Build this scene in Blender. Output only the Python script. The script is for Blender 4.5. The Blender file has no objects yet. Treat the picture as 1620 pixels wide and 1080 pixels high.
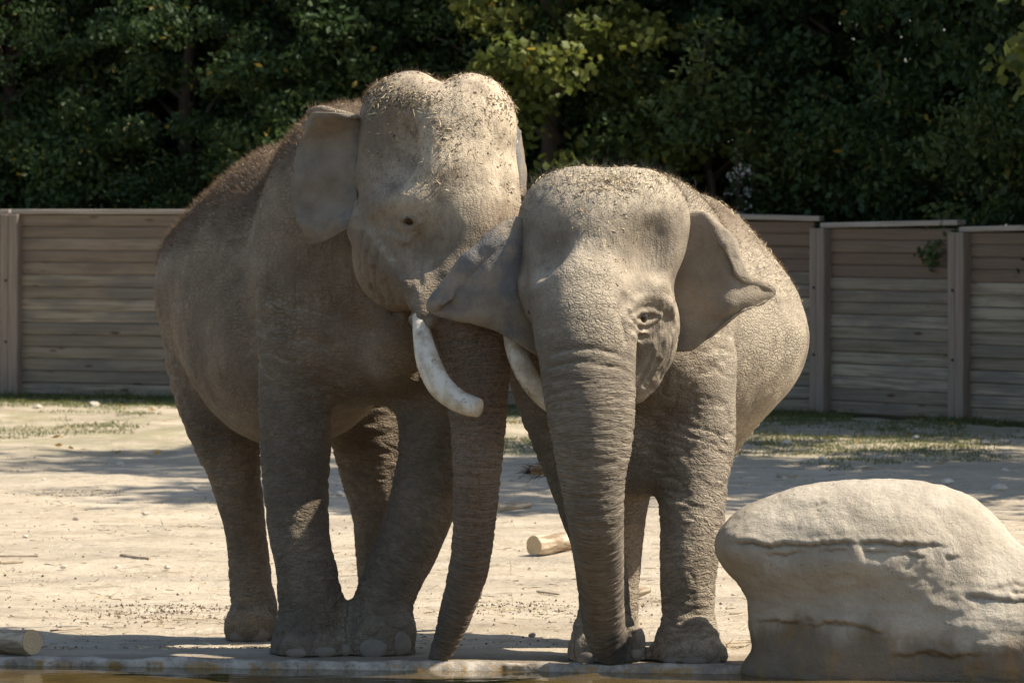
import bpy, bmesh, math, random
import numpy as np
from mathutils import Vector

# ------------------------------------------------------------------ camera, sky, sun, exposure
SC = bpy.context.scene
F, CX, HZ, CAMZ, CAMD = 7200.0, 810.0, 330.0, 2.37, 24.0      # focal in photo pixels, horizon row, eye height
cam = bpy.data.cameras.new('camera'); cam_o = bpy.data.objects.new('camera', cam)
SC.collection.objects.link(cam_o); SC.camera = cam_o
cam_o.location = (0, -CAMD, CAMZ); cam_o.rotation_euler = (math.radians(90), 0, 0)
cam.sensor_fit = 'HORIZONTAL'; cam.sensor_width = 36.0; cam.lens = 36.0*F/1620.0
cam.shift_y = (HZ-540.0)/1620.0
cam.clip_start = 0.5; cam.clip_end = 1500
cam.dof.use_dof = True; cam.dof.focus_distance = 23.7; cam.dof.aperture_fstop = 7.6

SUN_EL, SUN_AZ = math.radians(50), math.radians(-4)            # azimuth measured from +X towards +Y
sdir = Vector((math.cos(SUN_EL)*math.cos(SUN_AZ), math.cos(SUN_EL)*math.sin(SUN_AZ), math.sin(SUN_EL)))
W = bpy.data.worlds.new('World'); SC.world = W; W.use_nodes = True
wn = W.node_tree.nodes; wl = W.node_tree.links
sky = wn.new('ShaderNodeTexSky'); sky.sky_type = 'NISHITA'; sky.sun_disc = False
sky.sun_elevation = SUN_EL; sky.sun_rotation = math.atan2(sdir.x, sdir.y)
wl.new(sky.outputs[0], wn['Background'].inputs[0]); wn['Background'].inputs[1].default_value = 0.102
sun = bpy.data.lights.new('sun', 'SUN'); sun.energy = 5.0; sun.angle = math.radians(0.53); sun.color = (1.0, 0.93, 0.82)
sun_o = bpy.data.objects.new('sun', sun); SC.collection.objects.link(sun_o)
sun_o.rotation_euler = (-sdir).to_track_quat('-Z', 'Y').to_euler()
SC.view_settings.view_transform = 'Standard'; SC.view_settings.look = 'None'
SC.view_settings.gamma = 1.0; SC.view_settings.exposure = 0.84
SC.render.resolution_x = 1024; SC.render.resolution_y = 682

rng = np.random.default_rng(7); random.seed(7)
COL = SC.collection
VOX = 0.0095

# ------------------------------------------------------------------ helpers
def P(px, py, Y):
    d = Y+CAMD
    return np.array([(px-CX)/F*d, Y, CAMZ-(py-HZ)/F*d])
def mpp(Y): return (Y+CAMD)/F
def sm(e0, e1, x):
    t = np.clip((x-e0)/(e1-e0), 0, 1); return t*t*(3-2*t)
def gz(y):                                   # the ground falls a little behind the pool edge
    return -0.09*sm(0.55, 1.45, np.asarray(y, dtype=float))
def mesh_np(name, V, Q, mat=None, smooth=True):
    V = np.asarray(V, dtype=np.float32); m = bpy.data.meshes.new(name)
    if isinstance(Q, np.ndarray): Q = [Q]
    Q = [np.asarray(q) for q in Q if len(q)]
    tot = sum(q.size for q in Q); nf = sum(len(q) for q in Q)
    m.vertices.add(len(V)); m.vertices.foreach_set('co', V.ravel())
    m.loops.add(tot); m.loops.foreach_set('vertex_index', np.concatenate([q.ravel() for q in Q]).astype(np.int32))
    m.polygons.add(nf)
    st = []; o = 0
    for q in Q:
        st.append(o+np.arange(len(q))*q.shape[1]); o += q.size
    m.polygons.foreach_set('loop_start', np.concatenate(st).astype(np.int32))
    m.update(calc_edges=True)
    m.polygons.foreach_set('use_smooth', np.full(nf, smooth)); 
    if mat: m.materials.append(mat)
    return m
def attr(m, name, arr):
    a = m.attributes.new(name, 'FLOAT', 'POINT'); a.data.foreach_set('value', np.asarray(arr, dtype=np.float32))
def link(name, m, parent=None, loc=None):
    o = bpy.data.objects.new(name, m); COL.objects.link(o)
    if parent: o.parent = parent
    if loc is not None: o.location = loc
    return o
def tag(o, label=None, cat=None, group=None, kind=None):
    if label: o['label'] = label
    if cat: o['category'] = cat
    if group: o['group'] = group
    if kind: o['kind'] = kind
    return o

class G:                                     # small node-graph writer
    def __init__(s, name):
        s.m = bpy.data.materials.new(name); s.m.use_nodes = True; s.t = s.m.node_tree
        s.b = s.t.nodes['Principled BSDF']; s.out = s.t.nodes['Material Output']
    def n(s, typ, ins=None, **pr):
        nd = s.t.nodes.new('ShaderNode'+typ)
        for k, v in pr.items(): setattr(nd, k, v)
        for k, v in (ins or {}).items(): s.set(nd.inputs[k], v)
        return nd
    def set(s, i, v):
        if isinstance(v, bpy.types.NodeSocket): s.t.links.new(v, i)
        else: i.default_value = v
    def math(s, op, a, b=0.0, c=0.0, clamp=False):
        nd = s.n('Math', operation=op, use_clamp=clamp)
        s.set(nd.inputs[0], a); s.set(nd.inputs[1], b); s.set(nd.inputs[2], c); return nd.outputs[0]
    def at(s, name): return s.n('Attribute', attribute_name=name).outputs['Fac']
    def co(s): return s.n('TexCoord').outputs['Object']
    def vmul(s, v, k):
        nd = s.n('VectorMath', operation='MULTIPLY'); s.set(nd.inputs[0], v); s.set(nd.inputs[1], k); return nd.outputs[0]
    def vadd(s, v, k):
        nd = s.n('VectorMath', operation='ADD'); s.set(nd.inputs[0], v); s.set(nd.inputs[1], k); return nd.outputs[0]
    def noise(s, v, scale, detail=3.0, rough=0.5, dist=0.0, col=False):
        nd = s.n('TexNoise', {'Scale': scale, 'Detail': detail, 'Roughness': rough, 'Distortion': dist})
        if v is not None: s.set(nd.inputs['Vector'], v)
        return nd.outputs['Color' if col else 'Fac']
    def mr(s, v, a, b, c=0.0, d=1.0, typ='SMOOTHSTEP'):
        nd = s.n('MapRange', interpolation_type=typ)
        for k, x in zip(('Value', 'From Min', 'From Max', 'To Min', 'To Max'), (v, a, b, c, d)): s.set(nd.inputs[k], x)
        return nd.outputs[0]
    def mix(s, f, a, b, bt='MIX'):
        nd = s.n('Mix', data_type='RGBA', blend_type=bt)
        s.set(nd.inputs[0], f); s.set(nd.inputs[6], a if not isinstance(a, tuple) else (*a, 1)); s.set(nd.inputs[7], b if not isinstance(b, tuple) else (*b, 1))
        return nd.outputs[2]
    def bump(s, h, strength=1.0, dist=1.0, normal=None):
        nd = s.n('Bump', {'Height': h, 'Strength': strength, 'Distance': dist})
        if normal: s.set(nd.inputs['Normal'], normal)
        return nd.outputs[0]
    def fin(s, col=None, rough=None, nor=None, spec=0.3):
        if col is not None: s.set(s.b.inputs['Base Color'], col if not isinstance(col, tuple) else (*col, 1))
        if rough is not None: s.set(s.b.inputs['Roughness'], rough)
        if nor is not None: s.set(s.b.inputs['Normal'], nor)
        s.set(s.b.inputs['Specular IOR Level'], spec); return s.m

# ------------------------------------------------------------------ numpy noise
def _h(ix, iy, iz, sd):
    n = (ix*374761393 + iy*668265263 + iz*2147483647 + sd*974634777) & 0xffffffff
    n = ((n ^ (n >> 13))*1274126177) & 0xffffffff
    n = ((n ^ (n >> 16))*2246822519) & 0xffffffff
    return (n ^ (n >> 15)) & 0xffff
def vnoise(p, sd=0):
    p = np.asarray(p, dtype=np.float64); i = np.floor(p).astype(np.int64); f = p-i; f = f*f*f*(f*(f*6-15)+10)
    r = 0
    for a in (0, 1):
        for b in (0, 1):
            for c in (0, 1):
                w = (f[:, 0] if a else 1-f[:, 0])*(f[:, 1] if b else 1-f[:, 1])*(f[:, 2] if c else 1-f[:, 2])
                r = r + w*_h(i[:, 0]+a, i[:, 1]+b, i[:, 2]+c, sd)
    return r/65535.0
def fbm(p, o=4, sd=0):
    p = np.asarray(p); r = 0; a = .5; t = 0
    for k in range(o): r = r+a*vnoise(p*2**k, sd+k); t += a; a *= .5
    return r/t

# ------------------------------------------------------------------ signed-distance modelling
def catmull(pts, n):
    pts = np.asarray(pts, dtype=float); k = len(pts)
    q = np.vstack([2*pts[0]-pts[1], pts, 2*pts[-1]-pts[-2]]); out = []
    for s in range(k-1):
        a, b, c, d = q[s:s+4]
        for t in np.linspace(0, 1, n, endpoint=False):
            out.append(.5*((2*b)+(-a+c)*t+(2*a-5*b+4*c-d)*t*t+(-a+3*b-3*c+d)*t**3))
    out.append(pts[-1]); return np.array(out)
class Chain:                                 # tube of varying radius along a spline; px,py,Y,r(px)
    def __init__(s, pts, k=.08, grp='torso', n=4, flat=None):
        a = np.array([[*P(x, y, Y), r*mpp(Y)] for x, y, Y, r in pts]); a = catmull(a, n)
        s.c, s.r, s.k, s.grp = a[:, :3], np.maximum(a[:, 3], .004), k, grp
        s.len = np.concatenate([[0], np.cumsum(np.linalg.norm(np.diff(s.c, axis=0), axis=1))])
        s.flat = flat
    def segd(s, p):
        a, ba = s.c[:-1], np.diff(s.c, axis=0); L = (ba*ba).sum(1); pa = p[:, None]-a[None]
        t = np.clip((pa*ba).sum(2)/L, 0, 1); q = pa-t[..., None]*ba
        return np.sqrt((q*q).sum(2))-(s.r[:-1]+np.diff(s.r)*t), t
    def d(s, p, segs=None):
        if segs is None:
            if len(p) < 3000: return s.segd(p)[0].min(1)
            segs = range(len(s.c)-1)
        x, y, z = (np.ascontiguousarray(p[:, k], dtype=np.float32) for k in range(3)); best = None
        for i in segs:
            a = s.c[i]; ba = s.c[i+1]-a; L = float(ba@ba); ax_, ay, az = (float(v) for v in a); bx, by, bz = (float(v) for v in ba)
            X, Y_, Z = x-np.float32(ax_), y-np.float32(ay), z-np.float32(az)
            t = X*np.float32(bx/L)+Y_*np.float32(by/L)+Z*np.float32(bz/L); np.clip(t, 0, 1, out=t)
            X -= t*np.float32(bx); Y_ -= t*np.float32(by); Z -= t*np.float32(bz)
            e = np.sqrt(X*X+Y_*Y_+Z*Z)-(np.float32(s.r[i])+np.float32(s.r[i+1]-s.r[i])*t)
            best = e if best is None else np.minimum(best, e)
        return best
    def axial(s, p):
        out = np.empty(len(p))
        for k in range(0, len(p), 20000):
            d, t = s.segd(p[k:k+20000]); w = np.exp(-(d-d.min(1)[:, None])/.035); out[k:k+20000] = (w*(s.len[:-1]+t*np.diff(s.len))).sum(1)/w.sum(1)
        return out
class Ell:
    def __init__(s, px, py, Y, rad, yaw=0., k=.12, grp='torso', pitch=0., roll=0.):
        s.o = P(px, py, Y); s.R = np.array(rad, dtype=float); s.k, s.grp = k, grp
        def rot(ax, a):
            c, n = math.cos(math.radians(a)), math.sin(math.radians(a))
            return {'z': np.array([[c, -n, 0], [n, c, 0], [0, 0, 1]]), 'x': np.array([[1, 0, 0], [0, c, -n], [0, n, c]]), 'y': np.array([[c, 0, n], [0, 1, 0], [-n, 0, c]])}[ax]
        s.M = rot('z', yaw)@rot('x', pitch)@rot('y', roll)
    def d(s, p):
        q = (p-s.o)@s.M; k0 = np.sqrt(((q/s.R)**2).sum(1)); k1 = np.sqrt(((q/s.R**2)**2).sum(1))
        return k0*(k0-1)/np.maximum(k1, 1e-6)
def smin(a, b, k):
    h = np.maximum(k-np.abs(a-b), 0)/k; return np.minimum(a, b)-h*h*k*.25
class Field:
    def __init__(s, adds, subs=(), ground=True): s.A, s.S, s.L, s.g = adds, list(subs), [], ground
    def __call__(s, p, A=None, S=None, Lt=None):
        d = None
        for a in (s.A if A is None else A):
            e = a[0].d(p, a[1]) if isinstance(a, tuple) else a.d(p)
            d = e if d is None else smin(d, e, (a[0] if isinstance(a, tuple) else a).k)
        for b in (s.S if S is None else S): d = -smin(-d, b.d(p), b.k)
        for b in (s.L if Lt is None else Lt): d = smin(d, b.d(p), b.k)
        if s.g: d = np.maximum(d, gz(p[:, 1])-.002-p[:, 2])
        return d
    def hit(s, px, py, y0=-3., y1=4.):       # first surface met along the ray of a photo pixel
        o = np.array([0, -CAMD, CAMZ]); t = P(px, py, 0)-o; t /= np.linalg.norm(t); L = CAMD+y0+1.2
        for _ in range(70):
            p = o+t*L; e = float(s(p[None])[0])
            if e < .001: return p
            L += max(e*.9, .002)
            if p[1] > y1: return None
        return p
    def normal(s, p):
        e = .004; g = [float(s((p+v)[None])[0]-s((p-v)[None])[0]) for v in np.eye(3)*e]
        g = np.array(g); return g/np.linalg.norm(g)
    def mesh(s, lo, hi, h):
        lo = np.array(lo, dtype=float); B = 16; nb = np.ceil((np.array(hi)-lo)/(B*h)).astype(int)
        Nn = nb*B+1; arr = np.ones(Nn, dtype=np.float32)
        bi = np.stack(np.meshgrid(*[np.arange(k) for k in nb], indexing='ij'), -1).reshape(-1, 3)
        cen = lo+(bi+.5)*B*h; R = B*h*.5*math.sqrt(3)
        full = s(cen); near = np.abs(full) < R*1.25+.06
        sd = [a.segd(cen)[0] if isinstance(a, Chain) else None for a in s.A]
        da = np.stack([q.min(1) if q is not None else a.d(cen) for a, q in zip(s.A, sd)], 1)
        ds = np.stack([a.d(cen) for a in s.S], 1) if s.S else np.zeros((len(cen), 0)); dl = np.stack([a.d(cen) for a in s.L], 1) if s.L else np.zeros((len(cen), 0))
        loc = np.stack(np.meshgrid(*[np.arange(B+1)]*3, indexing='ij'), -1).reshape(-1, 3)*h
        for j in range(len(bi)):
            i0 = bi[j]*B; sl = tuple(slice(k, k+B+1) for k in i0)
            if not near[j]:
                if full[j] < 0: arr[sl] = -1
                continue
            mn = da[j].min(); A = []
            for a, e, q in zip(s.A, da[j], sd):
                if e < mn+2.1*R+a.k+.02: A.append(a if q is None else (a, np.flatnonzero(q[j] < min(e+2.1*R, mn+2.1*R+a.k+.02))))
            S = [a for a, e in zip(s.S, ds[j]) if e < 2*R+a.k+.05]; Lt = [a for a, e in zip(s.L, dl[j]) if e < R+a.k+.06]
            arr[sl] = s(lo+i0*h+loc, A, S, Lt).reshape(B+1, B+1, B+1)
        return surface_nets(arr, lo, h)
def surface_nets(a, lo, h):
    neg = a < 0; n = np.array(a.shape); c = None
    cnt = np.zeros(n-1, dtype=np.int8)
    for i in (0, 1):
        for j in (0, 1):
            for k in (0, 1): cnt += neg[i:n[0]-1+i, j:n[1]-1+j, k:n[2]-1+k]
    act = (cnt > 0) & (cnt < 8); idx = np.argwhere(act); vid = np.full(n-1, -1, dtype=np.int64); vid[act] = np.arange(len(idx))
    off = np.array([[i, j, k] for i in (0, 1) for j in (0, 1) for k in (0, 1)])
    val = np.stack([a[idx[:, 0]+o[0], idx[:, 1]+o[1], idx[:, 2]+o[2]] for o in off], 1)
    pos = np.zeros((len(idx), 3)); w = np.zeros(len(idx))
    for p in range(8):
        for q in range(p+1, 8):
            if np.abs(off[p]-off[q]).sum() != 1: continue
            u, v = val[:, p], val[:, q]; m = (u < 0) != (v < 0); t = np.where(m, u/np.where(m, u-v, 1), 0)
            pos += m[:, None]*(off[p]+t[:, None]*(off[q]-off[p])); w += m
    V = lo+(idx+pos/w[:, None])*h; Q = []
    for ax in range(3):
        b, c = (ax+1) % 3, (ax+2) % 3
        s0 = [slice(1, -1)]*3; s1 = [slice(1, -1)]*3; s0[ax] = slice(0, -1); s1[ax] = slice(1, None)
        x, y = neg[tuple(s0)], neg[tuple(s1)]; e = np.argwhere(x != y)
        fl = x[tuple(e.T)]; g = e.copy(); g[:, b] += 1; g[:, c] += 1
        def cell(db, dc):
            z = g.copy(); z[:, b] += db; z[:, c] += dc; return vid[tuple(z.T)]
        q = np.stack([cell(-1, -1), cell(0, -1), cell(0, 0), cell(-1, 0)], 1)
        q[~fl] = q[~fl][:, ::-1]; Q.append(q)
    Q = np.concatenate(Q); Q = Q[(Q >= 0).all(1)]
    return V, Q
def vnormals(V, Q):
    n = np.cross(V[Q[:, 2]]-V[Q[:, 0]], V[Q[:, 3]]-V[Q[:, 1]]); N = np.zeros_like(V)
    for k in range(4):
        for c in range(3): N[:, c] += np.bincount(Q[:, k], n[:, c], len(V))
    return N/np.maximum(np.linalg.norm(N, axis=1), 1e-12)[:, None]

# ------------------------------------------------------------------ materials
def skin_material(name, base, dusty_lit, pink=None):
    g = G(name); co = g.co(); sx = g.at('sax'); wt, wl_, we, wh = g.at('w_trunk'), g.at('w_leg'), g.at('w_ear'), g.at('w_head')
    sep = g.n('SeparateXYZ', {0: co})
    warp = g.vmul(g.vadd(g.noise(co, 7, 3, col=True), (-.5, -.5, -.5)), (.07, .07, .07))
    cw = g.vadd(co, warp)
    # cracked hide
    def vor(v, sc): return g.n('TexVoronoi', {'Vector': v, 'Scale': sc}, feature='DISTANCE_TO_EDGE').outputs['Distance']
    big = g.mr(vor(g.vmul(cw, (1., 1., 1.75)), 24), 0, .16)
    mid = g.mr(vor(g.vmul(cw, (1., 1., 1.4)), 56), 0, .24)
    fine = g.noise(co, 160, 4, .65)
    patch = g.mr(g.noise(co, 3.2, 2), .38, .62)
    body = g.math('SUBTRACT', 1.0, g.math('MAXIMUM', g.math('MAXIMUM', wt, we), g.math('MAXIMUM', wh, g.math('MULTIPLY', wl_, .6))), clamp=True)
    ht = g.math('MULTIPLY', body, g.math('ADD', g.math('MULTIPLY', big, g.math('MULTIPLY_ADD', patch, .0034, .0012)), g.math('MULTIPLY', mid, .0024)))
    # folds round the limbs and the trunk
    def rings(xy, z, w, det=3):
        cb = g.n('CombineXYZ', {0: g.math('MULTIPLY', sep.outputs[0], xy), 1: g.math('MULTIPLY', sep.outputs[1], xy), 2: g.math('MULTIPLY', sx, z)}).outputs[0]
        nn = g.noise(cb, 1.0, det, .55, .6)
        return g.mr(g.math('ABSOLUTE', g.math('SUBTRACT', nn, .5)), 0, w)
    leg = g.math('ADD', g.math('MULTIPLY', rings(11, 23, .12), .0075), g.math('MULTIPLY', rings(26, 58, .12), .0042))
    leg = g.math('ADD', leg, g.math('MULTIPLY', mid, .0014))
    trk = g.math('ADD', g.math('MULTIPLY', rings(5.0, 40, .12, 3), .0050), g.math('MULTIPLY', rings(14, 105, .14), .0030))
    hd = g.math('ADD', g.math('MULTIPLY', mid, .0009), g.math('MULTIPLY', g.mr(g.noise(g.vmul(cw, (40, 40, 9)), 1, 3, .6), .3, .7), .0026))
    er = g.math('ADD', g.math('MULTIPLY', g.noise(g.vmul(cw, (18, 18, 18)), 1, 4, .6), .006), g.math('MULTIPLY', mid, .0010))
    H = g.math('ADD', ht, g.math('ADD', g.math('MULTIPLY', leg, wl_), g.math('MULTIPLY', trk, wt)))
    H = g.math('ADD', H, g.math('ADD', g.math('MULTIPLY', hd, wh), g.math('MULTIPLY', er, we)))
    H = g.math('ADD', H, g.math('MULTIPLY', fine, .0022))
    H = g.math('ADD', H, g.math('MULTIPLY', g.noise(co, 9, 3), .012))
    nor = g.bump(H, 1.0, 1.0)
    # colour: grey-brown hide, blotches, pale dust plus painted sunlit skin, grime plus painted shade in the creases
    n1 = g.noise(co, 2.6, 5, .6); n2 = g.noise(co, 14, 4, .6)
    c = g.mix(g.mr(n1, .34, .66), tuple(x*.80 for x in base), tuple(x*1.25 for x in base))
    c = g.mix(g.math('MULTIPLY', g.mr(g.noise(g.vmul(co, (1, 1, .6)), 1.7, 6, .68), .50, .66), .45), c, (base[0]*.62, base[1]*.60, base[2]*.60))
    c = g.mix(g.math('MULTIPLY', g.mr(n2, .45, .75), .45), c, tuple(x*.70 for x in base))
    dst = g.math('MULTIPLY', g.at('dust'), g.mr(g.noise(co, 6, 5, .65), .25, .6), clamp=True)
    c = g.mix(dst, c, dusty_lit)
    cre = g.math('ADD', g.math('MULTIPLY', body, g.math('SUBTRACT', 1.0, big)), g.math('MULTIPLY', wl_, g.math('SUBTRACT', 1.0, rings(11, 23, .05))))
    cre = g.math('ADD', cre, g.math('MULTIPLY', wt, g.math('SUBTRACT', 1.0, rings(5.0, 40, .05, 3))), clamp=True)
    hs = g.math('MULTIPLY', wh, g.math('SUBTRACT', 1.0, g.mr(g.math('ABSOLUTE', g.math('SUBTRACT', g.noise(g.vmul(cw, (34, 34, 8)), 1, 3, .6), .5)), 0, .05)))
    c = g.mix(g.math('MULTIPLY', hs, .30), c, tuple(x*.45 for x in base))  # head wrinkles darkened in colour, standing in for faint relief shading
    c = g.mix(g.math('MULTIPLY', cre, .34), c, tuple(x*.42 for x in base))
    if pink:
        sp = g.mr(g.noise(co, 62, 3, .7), .50, .58); c = g.mix(g.math('MULTIPLY', g.at('speck'), g.math('SUBTRACT', 1.0, sp)), c, pink)
        c = g.mix(g.math('MULTIPLY', g.at('speck'), g.math('MULTIPLY', sp, .75)), c, tuple(x*.45 for x in base))
    c = g.mix(g.math('MULTIPLY', g.at('fur'), g.mr(n2, .2, .6, .6, 1)), c, (.125, .083, .050))
    c = g.mix(g.math('MULTIPLY', g.at('dark'), g.mr(n2, .25, .6, .5, 1)), c, (.055, .048, .042))
    c = g.mix(g.math('MULTIPLY', g.at('blue'), g.mr(g.noise(co, 5, 4, .6), .42, .62)), c, (.12, .125, .13))
    c = g.mix(g.math('MULTIPLY', g.mr(fine, .62, .78), .35), c, tuple(x*.5 for x in base))
    return g.fin(c, .86, nor, .18)
M = {}
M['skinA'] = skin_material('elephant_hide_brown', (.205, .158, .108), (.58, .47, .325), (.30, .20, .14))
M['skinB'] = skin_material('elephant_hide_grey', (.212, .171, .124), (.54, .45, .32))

g = G('ivory'); co = g.co()
cr = g.noise(g.vmul(co, (22, 22, 5)), 1, 6, .7)
c = g.mix(g.mr(g.noise(co, 11, 5, .65), .40, .66), (.69, .61, .47), (.45, .35, .235)); c = g.mix(g.math('MULTIPLY', g.mr(cr, .57, .66), .75), c, (.20, .145, .10))
M['ivory'] = g.fin(c, .48, g.bump(g.math('ADD', cr, g.noise(co, 60, 4)), .5, .006), .4)
g = G('toenail'); co = g.co()
M['nail'] = g.fin(g.mix(g.noise(co, 30, 4), (.125, .10, .078), (.23, .19, .145)), .6, g.bump(g.noise(co, 55, 3), .4, .006), .35)
g = G('eye'); M['eye'] = g.fin((.022, .014, .008), .12, None, .6)
g = G('hair_brown'); M['hair'] = g.fin(g.mix(g.n('ObjectInfo').outputs['Random'], (.14, .088, .048), (.18, .12, .07)), .7, None, .25)
g = G('hair_dark'); M['hair_dark'] = g.fin((.035, .028, .022), .6, None, .3)
g = G('straw'); co = g.co()
M['straw'] = g.fin(g.mix(g.mr(g.noise(co, 40, 2), .35, .65), (.22, .155, .085), (.66, .54, .34)), .8, None, .2)
g = G('soil_crumbs'); M['crumb'] = g.fin(g.mix(g.mr(g.noise(g.co(), 45, 2), .4, .6), (.07, .05, .034), (.20, .15, .10)), .95, None, .1)

g = G('sand_ground'); co = g.co()
st = g.noise(g.vmul(co, (.55, 1.6, 1)), 1.3, 6, .62); fn = g.noise(co, 9, 8, .72); gr = g.noise(co, 70, 5, .7)
c = g.mix(g.mr(st, .30, .68), (.44, .36, .25), (.555, .465, .34))
c = g.mix(g.math('MULTIPLY', g.mr(fn, .50, .68), .55), c, (.31, .24, .165))
c = g.mix(g.math('MULTIPLY', g.mr(g.noise(g.vmul(co, (.5, 1.1, 1)), .55, 5, .6), .44, .62), .50), c, (.33, .275, .205))
c = g.mix(g.math('MULTIPLY', g.mr(g.noise(g.vmul(co, (.8, 2.4, 1)), 3.1, 7, .7), .54, .66), .7), c, (.25, .19, .13))
c = g.mix(g.math('MULTIPLY', g.mr(gr, .58, .75), .5), c, (.24, .18, .125))
c = g.mix(g.math('MULTIPLY', g.mr(gr, .30, .22), .5), c, (.70, .62, .48))
sepg = g.n('SeparateXYZ', {0: co})
far = g.math('MULTIPLY', g.mr(sepg.outputs[1], 17, 27), g.mr(g.noise(co, 1.1, 5, .65), .40, .60))
c = g.mix(g.math('MULTIPLY', far, .55), c, (.20, .19, .085))
c = g.mix(g.math('MULTIPLY', g.mr(sepg.outputs[1], .45, .05), g.mr(g.noise(co, 4, 5, .6), .25, .6, .35, .8)), c, (.23, .18, .125))
M['sand'] = g.fin(c, .95, g.bump(g.math('ADD', g.math('MULTIPLY', fn, .05), g.math('MULTIPLY', gr, .008)), .9, 1.0), .12)

g = G('pool_water'); co = g.co()
w = g.noise(g.vmul(co, (1.2, 4.5, 1)), 2.2, 3, .5)
c = g.mix(g.mr(g.noise(co, 3, 4), .4, .6), (.075, .050, .018), (.11, .075, .028))
M['water'] = g.fin(c, .035, g.bump(g.math('ADD', g.math('MULTIPLY', w, .004), g.math('MULTIPLY', g.noise(co, 22, 2), .0003)), .55, 1.0), .5)
g.b.inputs['IOR'].default_value = 1.33

g = G('pool_kerb_concrete'); co = g.co(); sp = g.n('SeparateXYZ', {0: co})
c = g.mix(g.mr(g.noise(co, 6, 6, .7), .35, .65), (.22, .185, .14), (.47, .41, .33))
c = g.mix(g.math('MULTIPLY', g.mr(sp.outputs[2], .004, -.016), g.mr(g.noise(g.vmul(co, (1, .3, 1)), 7, 5, .7), .46, .60)), c, (.34, .21, .085))
c = g.mix(g.math('MULTIPLY', g.mr(g.noise(co, 30, 5, .7), .55, .68), .7), c, (.12, .095, .07))
M['kerb'] = g.fin(c, .85, g.bump(g.noise(co, 38, 6, .7), .8, .012), .25)

g = G('boulder_stone'); co = g.co(); sp = g.n('SeparateXYZ', {0: co}); gr = g.noise(co, 95, 5, .75); bl = g.noise(co, 3.3, 6, .62)
c = g.mix(g.mr(bl, .3, .7), (.345, .290, .215), (.475, .41, .315))
c = g.mix(g.math('MULTIPLY', g.mr(gr, .55, .72), .5), c, (.24, .19, .135)); c = g.mix(g.math('MULTIPLY', g.mr(gr, .38, .26), .4), c, (.58, .51, .41))
wet = g.mr(g.math('ADD', sp.outputs[2], g.math('MULTIPLY', g.noise(g.vmul(co, (1.5, 1.5, .4)), 2, 5, .6), .55)), .60, .44)
c = g.mix(g.math('MULTIPLY', wet, .75), c, (.125, .09, .056))
c = g.mix(g.math('MULTIPLY', wet, g.math('MULTIPLY', .6, g.mr(g.noise(g.vmul(co, (9, 9, 2.5)), 1, 6, .7), .50, .66))), c, (.30, .185, .075))
crk = g.at('crack'); c = g.mix(g.math('MULTIPLY', crk, .5), c, (.15, .115, .08))
pit = g.mr(g.n('TexVoronoi', {'Vector': co, 'Scale': 26.0}).outputs['Distance'], .10, .22)
c = g.mix(g.math('MULTIPLY', g.math('SUBTRACT', 1., pit), g.math('MULTIPLY', .5, g.mr(g.noise(co, 8, 2), .5, .6))), c, (.2, .155, .11))
hh = g.math('ADD', g.math('MULTIPLY', g.noise(co, 24, 7, .72), .018), g.math('MULTIPLY', gr, .0045))
hh = g.math('ADD', hh, g.math('MULTIPLY', g.noise(g.vmul(co, (5, 5, 30)), 1, 4, .6), .0025))
M['stone'] = g.fin(c, .9, g.bump(hh, .9, 1.0), .18)

g = G('weathered_timber'); co = g.co(); rnd = g.n('ObjectInfo').outputs['Random']
off = g.n('CombineXYZ', {0: g.math('MULTIPLY', rnd, 37.), 1: 0., 2: g.math('MULTIPLY', rnd, 11.)}).outputs[0]; cc = g.vadd(co, off)
gn = g.noise(g.vmul(cc, (1.3, 20, 34)), 1, 6, .62, .4); bl = g.noise(g.vmul(cc, (.9, 3, 3)), 1, 4, .6)
c = g.mix(g.mr(rnd, 0, 1, typ='LINEAR'), (.205, .168, .118), (.345, .29, .21))
c = g.mix(g.math('MULTIPLY', g.mr(gn, .40, .66), .7), c, (.11, .082, .056)); c = g.mix(g.math('MULTIPLY', g.mr(bl, .42, .64), .65), c, (.125, .112, .098))
c = g.mix(g.math('MULTIPLY', g.mr(g.n('TexVoronoi', {'Vector': g.vmul(cc, (1.6, 1, 6)), 'Scale': 1.0}).outputs['Distance'], .17, .06), .85), c, (.055, .033, .020))
brown = g.at('tone'); c = g.mix(brown, c, g.mix(gn, (.165, .105, .070), (.115, .080, .058)))  # tone mixes painted shade into the top boards
M['wood'] = g.fin(c, .85, g.bump(gn, .5, .006), .2)
g = G('post_timber'); co = g.co(); gn = g.noise(g.vmul(co, (26, 26, 1.2)), 1, 6, .62, .5)
c = g.mix(g.mr(gn, .35, .7), (.25, .195, .15), (.165, .13, .10)); M['post'] = g.fin(c, .85, g.bump(gn, .5, .006), .2)
g = G('cap_timber'); co = g.co(); gn = g.noise(g.vmul(co, (1.2, 26, 26)), 1, 6, .62, .5)
c = g.mix(g.mr(gn, .35, .7), (.33, .285, .235), (.22, .185, .15)); M['cap'] = g.fin(c, .85, g.bump(gn, .5, .006), .2)
g = G('bolt_iron'); M['bolt'] = g.fin((.03, .027, .025), .6, None, .4)
def leafmat(name, c0, c1, c2=None, tr=.35):
    g = G(name); r = g.at('lr')
    c = g.mix(g.mr(r, .1, .9, typ='LINEAR'), c0, c1)
    if c2: c = g.mix(g.mr(r, .955, .96), c, c2)
    g.fin(c, .55, None, .3)
    t = g.n('BsdfTranslucent', {'Color': c}); mx = g.n('MixShader', {0: tr, 1: g.b.outputs[0], 2: t.outputs[0]})
    g.t.links.new(mx.outputs[0], g.out.inputs[0]); return g.m
M['leaf'] = leafmat('leaf_dark_green', (.022, .042, .012), (.050, .085, .022), (.22, .17, .03))
M['leaf2'] = leafmat('leaf_mid_green', (.030, .058, .016), (.070, .105, .028), (.26, .19, .03))
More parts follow.
